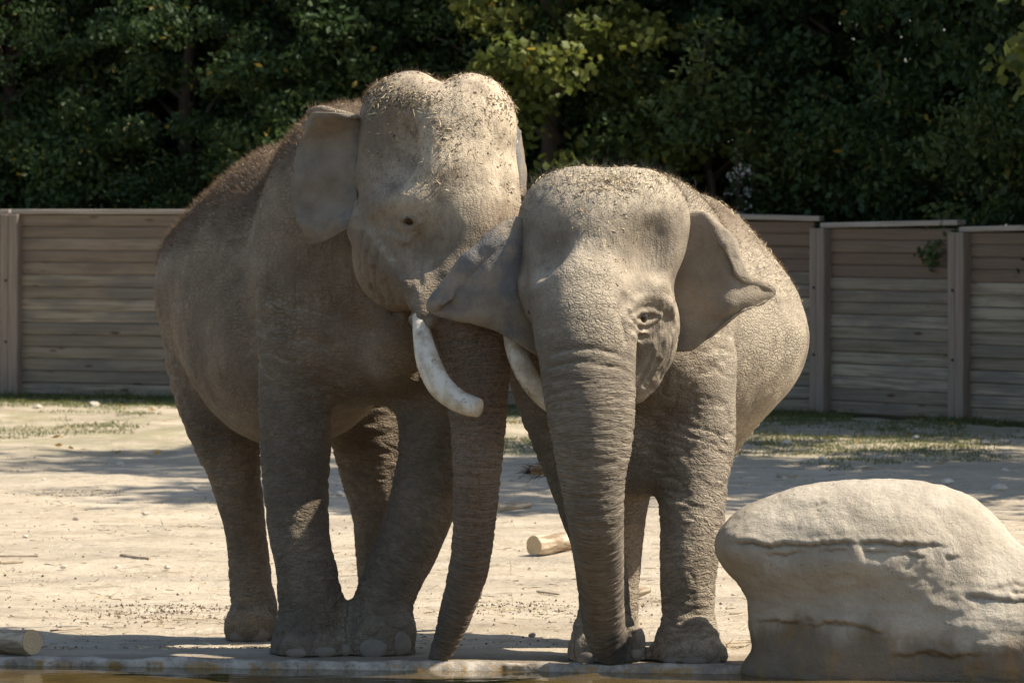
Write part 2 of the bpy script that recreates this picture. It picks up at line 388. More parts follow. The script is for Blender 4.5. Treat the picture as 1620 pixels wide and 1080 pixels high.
M['leaf3'] = leafmat('leaf_fresh_green', (.040, .070, .018), (.095, .125, .034), (.26, .19, .03))
M['maple'] = leafmat('leaf_yellow_green', (.085, .115, .022), (.21, .215, .045), (.42, .30, .05), .45)
M['flower'] = leafmat('flower_white', (.55, .55, .48), (.7, .68, .6))
M['grass'] = leafmat('grass_blade', (.055, .085, .020), (.17, .175, .055), (.33, .27, .12))
M['drop'] = leafmat('fallen_leaf', (.30, .19, .06), (.42, .26, .07))
g = G('bark'); co = g.co(); n = g.noise(g.vmul(co, (9, 9, 2.2)), 1, 6, .65, .5)
M['bark'] = g.fin(g.mix(n, (.045, .033, .023), (.12, .092, .068)), .9, g.bump(n, .9, .03), .15)
g = G('log_wood'); co = g.co(); n = g.noise(g.vmul(co, (4, 22, 22)), 1, 6, .65, .5)
M['log'] = g.fin(g.mix(g.mr(n, .35, .65), (.20, .14, .085), (.50, .41, .29)), .9, g.bump(n, .8, .012), .15)
g = G('log_end'); co = g.co()
wv = g.n('TexWave', {'Vector': co, 'Scale': 16.0, 'Distortion': 2.5, 'Detail': 3.0}, wave_type='RINGS', rings_direction='X').outputs['Fac']
M['logend'] = g.fin(g.mix(g.math('ADD', g.math('MULTIPLY', wv, .4), g.math('MULTIPLY', g.noise(co, 30, 4), .5)), (.40, .29, .16), (.54, .42, .26)), .85, g.bump(wv, .3, .004), .2)
g = G('pebble'); M['pebble'] = g.fin(g.mix(g.n('ObjectInfo').outputs['Random'], (.30, .25, .19), (.62, .55, .44)), .9, g.bump(g.noise(g.co(), 40, 4), .5, .004), .2)

# ------------------------------------------------------------------ ground, pool, kerb
def kerb_y(x): return .07+(x+2.7)/3.95*(-.47)+1.3*sm(1.75, 3.2, np.asarray(x, dtype=float))                 # back edge of the kerb, slightly oblique
def ax(lo, hi, step, far, grow=1.25):
    a = list(np.arange(lo, hi+1e-6, step)); s = step
    while a[-1] < far: s *= grow; a.append(a[-1]+s)
    s = step; b = []; v = lo
    while v > -far: s *= grow; v -= s; b.append(v)
    return np.array(b[::-1]+a)
xs = ax(-7, 7, .055, 400); ys = np.concatenate([ax(-.9, 6, .035, 40, 1.2)[:0], np.array([-400, -120, -60, -40, -30, -20, -12, -7, -4, -2.4, -1.6, -1.15]), np.arange(-.9, 6, .035), np.geomspace(6, 45, 240), np.geomspace(46, 500, 24)])
X, Yg = np.meshgrid(xs, ys, indexing='ij'); p = np.stack([X.ravel(), Yg.ravel()], 1)
p3 = np.c_[p, np.zeros(len(p))]
n = (fbm(p3*np.array([.8, 1.3, 1]), 4, 3)-.5)*.10*sm(1.6, 5, p[:, 1]) + (fbm(p3*6, 4, 9)-.5)*.022*sm(.5, 1.4, p[:, 1]) + (fbm(p3*16, 3, 5)-.5)*.008*sm(-.2, .3, p[:, 1]-kerb_y(p[:, 0]))
z = gz(p[:, 1])+n-.006
inpool = sm(-.02, -.09, p[:, 1]-kerb_y(p[:, 0]))*sm(-33, -31, p[:, 1])
z = z*(1-inpool)-.75*inpool
V = np.c_[p, z]; nx, ny = len(xs), len(ys); I = np.arange(nx*ny).reshape(nx, ny)
Q = np.stack([I[:-1, :-1], I[1:, :-1], I[1:, 1:], I[:-1, 1:]], -1).reshape(-1, 4)
tag(link('ground', mesh_np('ground', V, Q, M['sand'])), kind='structure')
wx = np.concatenate([[-60, -30, -15], np.arange(-9, 9.1, .25), [15, 30, 60]]); V = np.concatenate([np.c_[wx, np.full(len(wx), -30.), np.full(len(wx), -.034)], np.c_[wx, kerb_y(wx)-.045, np.full(len(wx), -.034)]]); nw = len(wx); i = np.arange(nw-1)
WQ = np.stack([i, i+1, i+1+nw, i+nw], 1)
tag(link('water', mesh_np('water', V, WQ, M['water'])), kind='structure')
kx = np.arange(-9, 9.01, .02); prof = [(.02, -.12), (.012, -.004), (-.005, .004), (-.03, .008), (-.055, .006), (-.068, -.004), (-.075, -.03), (-.07, -.14)]
V = []
for j, (dy, dz) in enumerate(prof):
    q = np.c_[kx, np.full(len(kx), j*.05), np.zeros(len(kx))]
    w1 = (fbm(q*np.array([3, 5, 1]), 5, 31)-.5); w2 = (fbm(q*np.array([4, 6, 1]), 5, 37)-.5)
    V.append(np.c_[kx, kerb_y(kx)+dy+w1*.09*(j > 2)+(fbm(q*np.array([22, 9, 1]), 3, 41)-.5)*.03*(j > 2), dz+w2*.034*(0 < j < 6)+(fbm(q*np.array([18, 8, 1]), 3, 43)-.5)*.014*(0 < j < 6)])
V = np.stack(V, 1).reshape(-1, 3); I = np.arange(len(V)).reshape(len(kx), len(prof))
Q = np.stack([I[:-1, :-1], I[:-1, 1:], I[1:, 1:], I[1:, :-1]], -1).reshape(-1, 4)
tag(link('pool_kerb', mesh_np('pool_kerb', V, Q, M['kerb'])), kind='structure')

# ------------------------------------------------------------------ wooden fence
def box(name, sx, sy, sz, mat, bev=.006):
    bm = bmesh.new(); bmesh.ops.create_cube(bm, size=1.0); bmesh.ops.scale(bm, vec=(sx, sy, sz), verts=bm.verts)
    bmesh.ops.bevel(bm, geom=bm.edges[:], offset=bev, segments=1, affect='EDGES')
    m = bpy.data.meshes.new(name); bm.to_mesh(m); bm.free(); m.materials.append(mat); return m
def orient(o, a, b):
    d = b-a; o.location = (a+b)/2; o.rotation_euler = (0, -math.atan2(d[2], math.hypot(d[0], d[1])), math.atan2(d[1], d[0]))
FZ = -.09
def fence_pt(px, base_py):
    d = (CAMZ-FZ)*F/(base_py-HZ); return np.array([(px-CX)/F*d, d-CAMD, FZ])
fl0, fl1 = fence_pt(22, 627), fence_pt(1304, 656)
nodes = [fl0+(fl0-fl1)*t for t in (.36, .18)]+[fl0+(fl1-fl0)*t for t in np.linspace(0, 1, 5)]+[fence_pt(1524, 668)]
for k in range(4): nodes.append(nodes[-1]+(nodes[7]-nodes[6]))
# heights of the capping rail at both ends of each bay, from the photograph
fence = link('wooden_fence', None, None, tuple(nodes[2])); tag(fence, 'weathered horizontal board fence with grey posts and cap rails under the trees', 'fence')
fo = nodes[2]
NB = 15
for i in range(len(nodes)-1):
    a, b = nodes[i], nodes[i+1]; u = (b-a)/np.linalg.norm(b-a); L = np.linalg.norm(b-a)
    h0, h1 = (2.42, 2.42) if i < 5 else ((2.35, 2.41) if i == 5 else (2.31, 2.37))
    if i == 5: h0, h1 = 2.40, 2.34
    if i == 6: h0, h1 = 2.26, 2.30
    if i >= 7: h0, h1 = 2.22, 2.27
    bl = L-.235; bh = (min(h0, h1)-.06)/NB
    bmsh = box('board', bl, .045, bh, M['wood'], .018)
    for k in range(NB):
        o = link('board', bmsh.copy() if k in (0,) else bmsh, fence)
        top = k >= NB-(4 if i >= 5 else 5)  # upper boards carry painted shade of cap rail and trees
        zc = .03+bh*(k+.5); mid = (a+b)/2
        o.location = mid+np.array([0, 0, zc])-fo+np.array([-u[1], u[0], 0])*random.uniform(-.009, .009)
        o.rotation_euler = (random.uniform(-.012, .012), 0, math.atan2(u[1], u[0]))
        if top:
            m2 = bpy.data.meshes.get('board_shaded_%d' % i)
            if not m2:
                m2 = bmsh.copy(); m2.name = 'board_shaded_%d' % i; attr(m2, 'tone', np.full(len(m2.vertices), .8 if i >= 5 else .5))
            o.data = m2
    ca, cb = a+u*.0+np.array([0, 0, h0]), b-u*.03+np.array([0, 0, h1])
    o = link('cap_rail', box('cap_rail', np.linalg.norm(cb-ca), .15, .062, M['cap'], .008), fence); orient(o, ca-fo, cb-fo)
    for sgn, w, dy in ((-1, .125, -.062), (1, .15, -.07)):
        hp = h0-.033
        o = link('post', box('post', w, .13, hp, M['post'], .010), fence)
        o.location = a+u*(-.073 if sgn < 0 else .067)+np.array([-u[1], u[0], 0])*dy+np.array([0, 0, hp/2])-fo
        o.rotation_euler = (0, 0, math.atan2(u[1], u[0]))
        if sgn > 0: continue
        for zz in (.72, 1.52):
            bo = link('bolt', None, o); bm = bmesh.new(); bmesh.ops.create_cone(bm, segments=8, radius1=.02, radius2=.014, depth=.02, cap_ends=True)
            m = bpy.data.meshes.new('bolt'); bm.to_mesh(m); bm.free(); m.materials.append(M['bolt'])
            COL.objects.unlink(bo); bpy.data.objects.remove(bo); bo = link('bolt', m, o); bo.location = (.03, -.072, zz-hp/2); bo.rotation_euler = (math.radians(90), 0, 0)

# ------------------------------------------------------------------ elephants
def ear_sheet(rows, fold, th=.012, nu=10, nv=10):
    """rows[v][u] world points root..rim; returns closed sheet V,Q"""
    R = np.array(rows); R = np.stack([catmull(R[i], nu) for i in range(len(R))]); R = np.stack([catmull(R[:, j], nv) for j in range(R.shape[1])], 1)
    a, b = R.shape[:2]; du = np.gradient(R, axis=1); dv = np.gradient(R, axis=0); N = np.cross(dv, du); N /= np.maximum(np.linalg.norm(N, axis=2), 1e-9)[..., None]
    wob = (fbm(R.reshape(-1, 3)*7, 3, 77).reshape(a, b)-.5)*.05*np.linspace(.2, 1, b)[None]
    wob += (fbm(R.reshape(-1, 3)*22, 2, 78).reshape(a, b)-.5)*.022*np.linspace(0, 1, b)[None]**2
    R = R+N*wob[..., None]; rim = np.linspace(0, 1, b)[None]**3*(fbm(R.reshape(-1, 3)*16, 2, 79).reshape(a, b)-.5)*.05
    R = R+(du/np.maximum(np.linalg.norm(du, axis=2), 1e-9)[..., None])*rim[..., None]
    t = np.full((a, b), th); t[0] = t[-1] = .003; t[:, -1] = .003; t[:, 0] = th*1.6
    F0, F1 = R+N*t[..., None], R-N*t[..., None]; V = np.concatenate([F0.reshape(-1, 3), F1.reshape(-1, 3)])
    I = np.arange(a*b).reshape(a, b); J = I+a*b
    Q = [np.stack([I[:-1, :-1], I[1:, :-1], I[1:, 1:], I[:-1, 1:]], -1).reshape(-1, 4), np.stack([J[:-1, :-1], J[:-1, 1:], J[1:, 1:], J[1:, :-1]], -1).reshape(-1, 4)]
    for e, rev in (((I[0], J[0]), 0), ((I[-1], J[-1]), 1), ((I[:, 0], J[:, 0]), 1), ((I[:, -1], J[:, -1]), 0)):
        q = np.stack([e[0][:-1], e[0][1:], e[1][1:], e[1][:-1]], 1); Q.append(q[:, ::-1] if rev else q)
    return V, np.concatenate(Q)
def px_of(V):
    d = V[:, 1]+CAMD; return CX+V[:, 0]/d*F, HZ+(CAMZ-V[:, 2])/d*F
def tube(pts, seg=16, n=8, cap=.6):
    """tapered tube through px,py,Y,rpx with a rounded end"""
    a = catmull(np.array([[*P(x, y, Y), r*mpp(Y)] for x, y, Y, r in pts]), n); c, r = a[:, :3], a[:, 3]
    T = np.gradient(c, axis=0); T /= np.linalg.norm(T, axis=1)[:, None]; V = []
    up = np.array([.3, .9, .2])
    for i in range(len(c)):
        s = np.cross(T[i], up); s /= np.linalg.norm(s); w = np.cross(s, T[i]); th = np.linspace(0, 2*math.pi, seg, endpoint=False)
        V.append(c[i]+r[i]*(np.cos(th)[:, None]*s+np.sin(th)[:, None]*w))
    V.append(c[-1]+T[-1]*r[-1]*.10+ (V[-1]-c[-1])*.86); V = np.concatenate(V); k = len(V)//seg
    V = np.vstack([V, c[-1]+T[-1]*r[-1]*.12]); I = np.arange(k*seg).reshape(k, seg); J = np.roll(I, -1, axis=1)
    Q = np.stack([I[:-1], J[:-1], J[1:], I[1:]], -1).reshape(-1, 4)
    Tq = np.stack([I[-1], J[-1], np.full(seg, k*seg)], 1)
    return V, [Q, Tq]
def blades(P0, D, L, wd, bend=.3, seg=1):
    """thin tapered blades: base points, directions, lengths"""
    n = len(P0); s = np.cross(D, rng.normal(size=(n, 3))); s /= np.linalg.norm(s, axis=1)[:, None]; s *= (wd if np.isscalar(wd) else wd[:, None])*.5
    b = rng.normal(size=(n, 3))*bend; mid = P0+D*(L*.5)[:, None]; tip = P0+(D+b)*L[:, None]
    V = np.stack([P0-s, P0+s, mid+s*.8, mid-s*.8, tip], 1).reshape(-1, 3); k = np.arange(n)[:, None]*5
    return V, [k+np.array([[0, 1, 2, 3]]), k+np.array([[3, 2, 4]])]

def build_elephant(name, label, mat, field, lo, hi, ears, trunkc, legs, heads, eyes, tusks, nails, attrs, root_px, folds):
    root = link(name, None, None, tuple(P(*root_px))); root.location.z = float(gz(root_px[2])); tag(root, label, 'elephant')
    ro = np.array(root.location)
    toes = []
    for (nx_, ny_, rx, rz) in nails:
        h = field.hit(nx_, ny_-rz*.5)
        if h is not None: toes.append(Ell(nx_, ny_-rz*.5, float(h[1])+.022, (rx*1.25*mpp(h[1]), .034, rz*1.7*mpp(h[1])), 0, .045, 'leg'))
    field.L += toes
    V, Q = field.mesh(lo, hi, VOX); N = vnormals(V, Q)
    wT = np.exp(-np.maximum(trunkc.d(V), 0)/.035); lg = np.stack([c.d(V) for c in legs], 1)
    wL = np.exp(-np.maximum(lg.min(1), 0)/.05); wH = np.exp(-np.maximum(np.min([e.d(V) for e in heads], 0), 0)/.16)
    wT *= sm(trunkc.t0, trunkc.t0+.25, trunkc.axial(V)); wH *= 1-wT; wL *= (1-wT)*(1-wH)
    axs = np.stack([c.axial(V) for c in legs], 1); sl = np.take_along_axis(axs, lg.argmin(1)[:, None], 1)[:, 0]
    wL *= sm(.12, .5, sl)
    sax = np.where(wT > .015, trunkc.axial(V), np.where(wL > .015, sl, -V[:, 2]))
    # larger folds and lumps pushed into the surface itself
    o = np.c_[V[:, 0]*8, V[:, 1]*8, sax*24]; r = np.abs(fbm(o, 2, 11)-.5)*2
    disp = (sm(0, .35, r)-.8)*.0055*wL*(.35+sm(.55, .95, sl/np.maximum(axs.max(0)[lg.argmin(1)], .1)))
    o = np.c_[V[:, 0]*5, V[:, 1]*5, sax*40]; r = np.abs(fbm(o, 2, 12)-.5)*2
    disp += (sm(0, .3, r)-.8)*.005*wT
    disp += (fbm(V*4.5, 3, 21)-.5)*.022*(1-wT*.6)
    dl = lg.min(1); tr = np.exp(-((dl-.03)/.09)**2)*(1-wH)*(1-wT)*sm(.5, .9, V[:, 2])
    r = np.abs(fbm(np.c_[V[:, 0]*5, V[:, 1]*5, V[:, 2]*17+V[:, 0]*4], 2, 14)-.5)*2; disp += (sm(0, .3, r)-.8)*.008*tr
    disp += folds(V, *px_of(V))*(1-wT)
    disp *= sm(.0, .03, V[:, 2]-gz(V[:, 1]))
    V = V+N*disp[:, None]; px, py = px_of(V); ne = len(V)
    wE = np.zeros(ne); Vs, Qs = [V], [Q]; base = ne
    for ev, eq in ears: Vs.append(ev); Qs.append(eq+base); base += len(ev)
    VV, QQ = np.vstack(Vs), np.concatenate(Qs); pad = lambda a, v=0.: np.concatenate([a, np.full(len(VV)-ne, v)])
    m = mesh_np('body', VV-ro, QQ, mat)
    attr(m, 'w_trunk', pad(wT)); attr(m, 'w_leg', pad(wL)); attr(m, 'w_head', pad(wH)); attr(m, 'w_ear', pad(wE, 1.)); attr(m, 'sax', pad(sax))
    NN = vnormals(VV, QQ); PX, PY = px_of(VV); isE = np.arange(len(VV)) >= ne
    A = attrs(VV, NN, PX, PY, pad(wT), pad(wL), pad(wH), isE)
    for k in ('dust', 'speck', 'dark', 'blue', 'fur'): attr(m, k, np.clip(A.get(k, np.zeros(len(VV))), 0, 1))
    link('body', m, root)
    for (ex, ey, r, emb) in eyes:
        h = field.hit(ex, ey); nn = field.normal(h); c = h-nn*r*emb-ro
        bm = bmesh.new(); bmesh.ops.create_uvsphere(bm, u_segments=20, v_segments=14, radius=r); em = bpy.data.meshes.new('eye'); bm.to_mesh(em); bm.free()
        em.materials.append(M['eye']); em.polygons.foreach_set('use_smooth', [True]*len(em.polygons)); link('eye', em, root, c)
    for tp in tusks:
        tv, tq = tube(tp); link('tusk', mesh_np('tusk', tv-ro, tq, M['ivory']), root)
    for (nx_, ny_, rx, rz) in nails:
        h = field.hit(nx_, ny_+2)
        if h is None: continue
        nn = field.normal(h); k = mpp(h[1]); bm = bmesh.new(); bmesh.ops.create_uvsphere(bm, u_segments=16, v_segments=10, radius=1.0)
        nm = bpy.data.meshes.new('toenail'); 
        bmesh.ops.scale(bm, vec=(rx*k*.95, .016, rz*k*.85), verts=bm.verts); bm.to_mesh(nm); bm.free(); nm.materials.append(M['nail'])
        nm.polygons.foreach_set('use_smooth', [True]*len(nm.polygons))
        o = link('toenail', nm, root, h-nn*.0110-ro); o.rotation_euler = (0.0, 0, math.atan2(nn[1], nn[0])+math.pi/2)
    return root, ro, V, N, px, py

def hair(root, ro, V, N, mask, n, Lr, wd, lean, mat, name='hair', spread=.35):
    w = mask/mask.sum(); i = rng.choice(len(V), n, p=w); P0 = V[i]+rng.normal(size=(n, 3))*.006; D = N[i]+np.array(lean)+rng.normal(size=(n, 3))*spread; D /= np.linalg.norm(D, axis=1)[:, None]
    v, q = blades(P0-N[i]*.004, D, rng.uniform(*Lr, n), wd, .25)
    return link(name, mesh_np(name, v-ro, q, mat, False), root)
def litter(V, N, mask, n, Lr, wd):
    w = mask/mask.sum(); i = rng.choice(len(V), n, p=w); D = rng.normal(size=(n, 3)); D -= (D*N[i]).sum(1)[:, None]*N[i]*.85; D /= np.linalg.norm(D, axis=1)[:, None]
    L = rng.uniform(*Lr, n)*rng.uniform(.3, 1, n); return blades(V[i]+N[i]*rng.uniform(.001, .010, n)[:, None], D, L, wd, .15)

# ---- the bull on the left
tA = Chain([(730, 400, -.08, 84), (735, 450, -.17, 82), (738, 505, -.22, 76), (748, 560, -.25, 62), (753, 610, -.28, 52), (756, 670, -.30, 45), (755, 740, -.34, 39), (750, 830, -.28, 34), (743, 890, -.22, 32), (729, 945, -.17, 29), (711, 1000, -.11, 23), (691, 1046, -.06, 15)], .07, 'trunk'); tA.t0 = .12
lA = [Chain([(500, 520, .62, 92), (472, 600, .60, 62), (467, 700, .55, 56), (469, 790, .47, 51), (476, 860, .42, 48), (486, 920, .38, 49), (491, 970, .36, 52), (490, 1005, .34, 57), (490, 1032, .34, 65)], .06, 'leg'),
      Chain([(680, 560, .62, 80), (686, 640, .58, 60), (683, 710, .52, 54), (670, 790, .46, 54), (646, 860, .42, 51), (618, 920, .38, 47), (606, 965, .36, 47), (601, 1000, .34, 52), (601, 1030, .34, 57)], .14, 'leg'),
      Chain([(352, 540, 2.05, 96), (347, 640, 2.0, 66), (368, 730, 2.0, 45), (382, 800, 2.05, 36), (391, 860, 2.1, 33), (396, 920, 2.1, 34), (402, 960, 2.08, 36), (398, 985, 2.06, 40), (397, 1010, 2.06, 41)], .05, 'leg'),
      Chain([(560, 580, 1.95, 95), (590, 690, 1.92, 68), (598, 760, 1.92, 56), (600, 830, 1.95, 42), (604, 920, 2.0, 38), (612, 970, 2.0, 40), (617, 1005, 2.0, 42)], .12, 'leg')]
hA = [Ell(690, 292, .06, (.435, .44, .545), 18, .10, 'head'), Ell(652, 196, .10, (.285, .32, .280), 0, .09, 'head'), Ell(742, 193, .04, (.250, .31, .262), 0, .09, 'head'), Ell(700, 200, .04, (.25, .30, .23), 0, .1, 'head'),
      Ell(742, 355, -.11, (.270, .28, .34), 18, .12, 'head'), Ell(616, 404, -.08, (.190, .23, .265), 20, .07, 'head'), Ell(640, 462, -.12, (.10, .16, .10), 20, .08, 'head')]
fA = Field([Ell(470, 462, 1.50, (.59, .98, .83), 20, .2), Ell(384, 462, 2.05, (.495, .62, .53), 20, .25), Ell(440, 560, 1.50, (.44, .75, .46), 20, .2), Ell(540, 440, .74, (.48, .48, .70), 15, .14), Ell(556, 302, .70, (.41, .5, .48), 0, .25),
            Ell(600, 400, .56, (.36, .5, .48), 0, .12), Ell(600, 545, .66, (.34, .42, .30), 0, .15), Chain([(610, 470, .22, 42), (635, 520, .20, 44), (620, 570, .34, 50)], .06, 'torso')]
           +lA+hA+[tA,
            Chain([(590, 352, -.14, 12), (608, 330, -.20, 16), (632, 312, -.25, 18), (655, 318, -.30, 14)], .14, 'head'),      # brow
            Chain([(562, 330, .02, 12), (580, 352, -.08, 15), (606, 372, -.14, 16), (636, 384, -.22, 14)], .10, 'head'),
            Chain([(570, 362, -.10, 16), (600, 392, -.20, 20), (640, 430, -.28, 24), (668, 468, -.34, 26), (672, 500, -.40, 21)], .09, 'head'),   # cheek to tusk sheath
            Chain([(808, 470, -.40, 20), (812, 515, -.44, 18)], .06, 'head'),
            Chain([(489, 178, .14, 6), (508, 175, .06, 9), (535, 180, .0, 9), (562, 185, -.02, 7)], .02, 'head'),
            Chain([(430, 400, 2.72, 14), (420, 560, 2.82, 10), (425, 720, 2.82, 7)], .06)],
           [Ell(702, 112, .0, (.03, .3, .03), 0, .12)])
def ridge(f, pts, rpx, off=0.): # tube that lies on the surface of a field
    out = []
    for x, y in pts:
        h = f.hit(x, y)
        if h is not None: out.append((x, y, float(h[1])+off, rpx))
    return out
_t = fA.hit(612, 240); fA.S.append(Ell(612, 240, float(_t[1])-.022, (.16, .10, .17), 20, .18))
fA.L += [Chain(ridge(fA, pts, r, off), k, 'head') for pts, r, off, k in (([(630, 351), (638, 345), (650, 344), (662, 351)], 4.4, .0, .025), ([(632, 355), (642, 359), (654, 359), (663, 354)], 4.2, 0, .012), ([(628, 363), (642, 369), (658, 367)], 3, .006, .04), ([(618, 372), (632, 380), (648, 378)], 4, .004, .03))]
def grooves(f, lines):
    f.S += [Chain(ridge(f, pts, r, -.3*r*mpp(0)), k, 'head') for pts, r, k in lines]
grooves(fA, (([(572, 372), (569, 420), (582, 462)], 3.2, .022), ([(584, 382), (581, 430), (594, 474)], 3, .022), ([(597, 392), (594, 440), (608, 480)], 3, .022), ([(612, 402), (610, 440), (624, 478)], 2.6, .02),
    ([(588, 352), (604, 384), (626, 410), (640, 432)], 4, .04), ([(642, 392), (645, 418), (651, 444), (650, 470)], 4.5, .03), ([(664, 372), (661, 410), (664, 450)], 3.5, .035), ([(606, 486), (630, 496), (652, 498)], 4, .03), ([(563, 215), (560, 260), (563, 310)], 4, .04)))
fA.L.append(Chain([(654, 506, -.36, 9), (662, 516, -.43, 9), (674, 517, -.46, 9), (686, 508, -.44, 9)], .03, 'head'))
def on(f, x, y, off, yd):
    h = f.hit(x, y); return P(x, y, (float(h[1]) if h is not None else yd)-off)
rows = [[(572, 184), (538, 179), (505, 177), (489, 179)], [(568, 226), (528, 222), (494, 224), (476, 233)], [(566, 275), (522, 276), (488, 282), (464, 290)], [(567, 316), (526, 323), (490, 330), (466, 330)], [(566, 342), (536, 351), (502, 360), (480, 358)], [(558, 358), (534, 373), (510, 384), (492, 388)]]
offs = [-.05, .045, .06, .05]
eA = [[on(fA, x, y, offs[u], .3) for u, (x, y) in enumerate(r)] for r in rows]
for r in eA:                                   # keep the sheet smooth in depth
    for u in (1, 2, 3): r[u][1] = min(r[u][1], r[0][1]+.03*u)
eA = ear_sheet(eA, None, .008)
rowsR = [[(808, 195, .10), (816, 200, .14), (820, 205, .25), (816, 208, .40)], [(810, 240, .08), (820, 240, .12), (824, 240, .26), (820, 242, .45)], [(812, 280, .08), (825, 280, .10), (829, 282, .25), (824, 284, .45)], [(812, 310, .06), (823, 312, .08), (828, 316, .22), (824, 318, .38)]]
eA2 = ear_sheet([[P(*q) for q in r] for r in rowsR], None)
def attrsA(V, N, px, py, wT, wL, wH, E):
    n = fbm(V*3.0, 4, 51)
    up = sm(-.2, .8, N[:, 2])
    head = wH*sm(420, 300, py)*sm(590, 680, px+.25*(py-200)); d = np.maximum(head*.80, up*.45*(1-wL)*(1-wT)); d = np.maximum(d, wH*.06)  # forehead made paler on its sunlit side, on top of settled dust
    d = np.where(E, .10+.15*n, d)
    sp = wT*sm(470, 540, py)*sm(1000, 800, py)*.45
    band = sm(.15, .7, N[:, 2])*sm(560, 520, px)*sm(300, 420, px+.3*py)
    fur = sm(.10, .55, N[:, 2])*(~E)*sm(-.1, .3, V[:, 1])*(1-wH)*sm(430, 380, py)
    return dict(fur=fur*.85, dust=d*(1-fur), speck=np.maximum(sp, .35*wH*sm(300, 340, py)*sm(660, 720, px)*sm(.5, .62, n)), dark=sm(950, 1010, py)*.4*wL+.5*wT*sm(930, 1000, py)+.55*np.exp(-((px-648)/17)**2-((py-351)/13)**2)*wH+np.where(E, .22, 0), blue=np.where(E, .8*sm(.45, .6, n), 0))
def crease(V, f, sd, w=.3):
    return sm(0, w, np.abs(fbm(V*np.array(f), 2, sd)-.5)*2)-.8
def foldsA(V, px, py):
    ck = np.exp(-((px-590)/42)**2-((py-430)/60)**2)*(V[:, 1] < .5)
    nk = np.exp(-((px-500)/70)**2-((py-470)/110)**2)*(V[:, 1] < 1.0)
    fl_ = np.exp(-((px-300)/70)**2-((py-600)/120)**2)
    return .008*crease(V, (26, 26, 5), 15)*ck+.007*crease(V, (16, 8, 3), 16)*nk+.007*crease(V, (9, 9, 4), 17)*fl_+.006*crease(V, (20, 20, 14), 18)*np.exp(-((px-646)/30)**2-((py-372)/22)**2)*(V[:, 1] < .2)
nA = [(376, 1001, 17, 17), (411, 1001, 19, 17), (468, 1031, 18, 10), (515, 1029, 19, 11), (548, 1026, 10, 12), (590, 1024, 24, 20), (636, 1016, 19, 24)]
bull, roA, VA, NA, pxA, pyA = build_elephant('elephant', 'large tusked elephant with bumpy domed head leaning on the smaller elephant', M['skinA'], fA, (-2.2, -.95, -.12), (.35, 3.05, 3.2), [eA, eA2], tA, lA, hA, [(647, 351, .038, .66)],
    [[(664, 500, -.40, 12), (668, 530, -.47, 15), (677, 570, -.55, 19), (695, 608, -.62, 20), (722, 632, -.68, 18), (742, 641, -.72, 17), (757, 645, -.75, 15)],
     [(806, 510, -.42, 12), (815, 550, -.46, 16), (832, 590, -.50, 17), (856, 625, -.50, 15), (884, 650, -.50, 12)]], nA, attrsA, (490, 1000, 1.0), foldsA)
back = sm(.12, .6, NA[:, 2])*(pyA < 420)*(pxA < 600)*(NA[:, 1] < .9)*((pxA < 540) | (pyA > 120))*sm(-.3, .3, VA[:, 1])*sm(-.02, .02, VA[:, 2]-(2.0+.0*VA[:, 0]))
hair(bull, roA, VA, NA, back, 32000, (.014, .042), .0020, (-.4, .2, .15), M['hair'])
hd = (pyA < 180)*(VA[:, 1] < .45)*(pxA > 540)*sm(.0, .5, NA[:, 2])
hair(bull, roA, VA, NA, hd+1e-9, 1500, (.012, .04), .0014, (0, 0, .1), M['hair'])

# ---- the cow on the right
tB = Chain([(922, 470, -0.76, 84), (925, 520, -0.84, 82), (929, 580, -0.9, 76), (934, 640, -0.94, 71), (937, 700, -0.96, 63), (937, 750, -0.96, 53), (942, 820, -0.91, 45), (947, 880, -0.74, 40), (952, 950, -0.51, 35), (957, 1000, -0.36, 33), (968, 1026, -0.3, 28), (986, 1032, -0.28, 20), (998, 1022, -0.29, 17), (1003, 1006, -0.31, 16)], .08, 'trunk'); tB.t0 = .22
lB = [Chain([(1085, 590, .28, 78), (1099, 650, .24, 66), (1098, 710, .20, 63), (1096, 770, .14, 56), (1095, 830, .08, 52), (1091, 885, .03, 47), (1089, 930, .01, 44), (1088, 975, 0, 43), (1089, 1012, -.02, 51), (1090, 1042, -.02, 60)], .14, 'leg'),
      Chain([(880, 560, .30, 80), (880, 620, .27, 66), (898, 690, .22, 57), (914, 745, .17, 52), (930, 800, .12, 47), (944, 855, .08, 42), (953, 920, .05, 40), (955, 970, .03, 42), (955, 1008, .01, 52), (956, 1040, 0, 59)], .14, 'leg'),
      Chain([(1120, 600, 1.80, 95), (1108, 700, 1.78, 60), (1103, 780, 1.8, 44), (1098, 880, 1.82, 36), (1095, 960, 1.82, 36), (1095, 1010, 1.82, 42)], .12, 'leg'),
      Chain([(1000, 600, 1.70, 90), (992, 700, 1.68, 58), (984, 790, 1.68, 42), (978, 880, 1.7, 36), (974, 960, 1.7, 36), (972, 1012, 1.7, 42)], .12, 'leg')]
hB = [Ell(952, 385, -0.46, (.425, .40, .385), 0, .10, 'head'), Ell(902, 345, -0.42, (.26, .30, .255), 0, .08, 'head'), Ell(1008, 345, -0.42, (.265, .30, .255), 0, .08, 'head'),
      Ell(935, 450, -0.62, (.335, .26, .33), 0, .12, 'head'), Ell(1014, 520, -.44, (.20, .26, .30), -12, .10, 'head'), Ell(1000, 592, -.46, (.12, .18, .15), -12, .08, 'head'), Ell(880, 520, -0.44, (.12, .24, .22), 12, .10, 'head')]
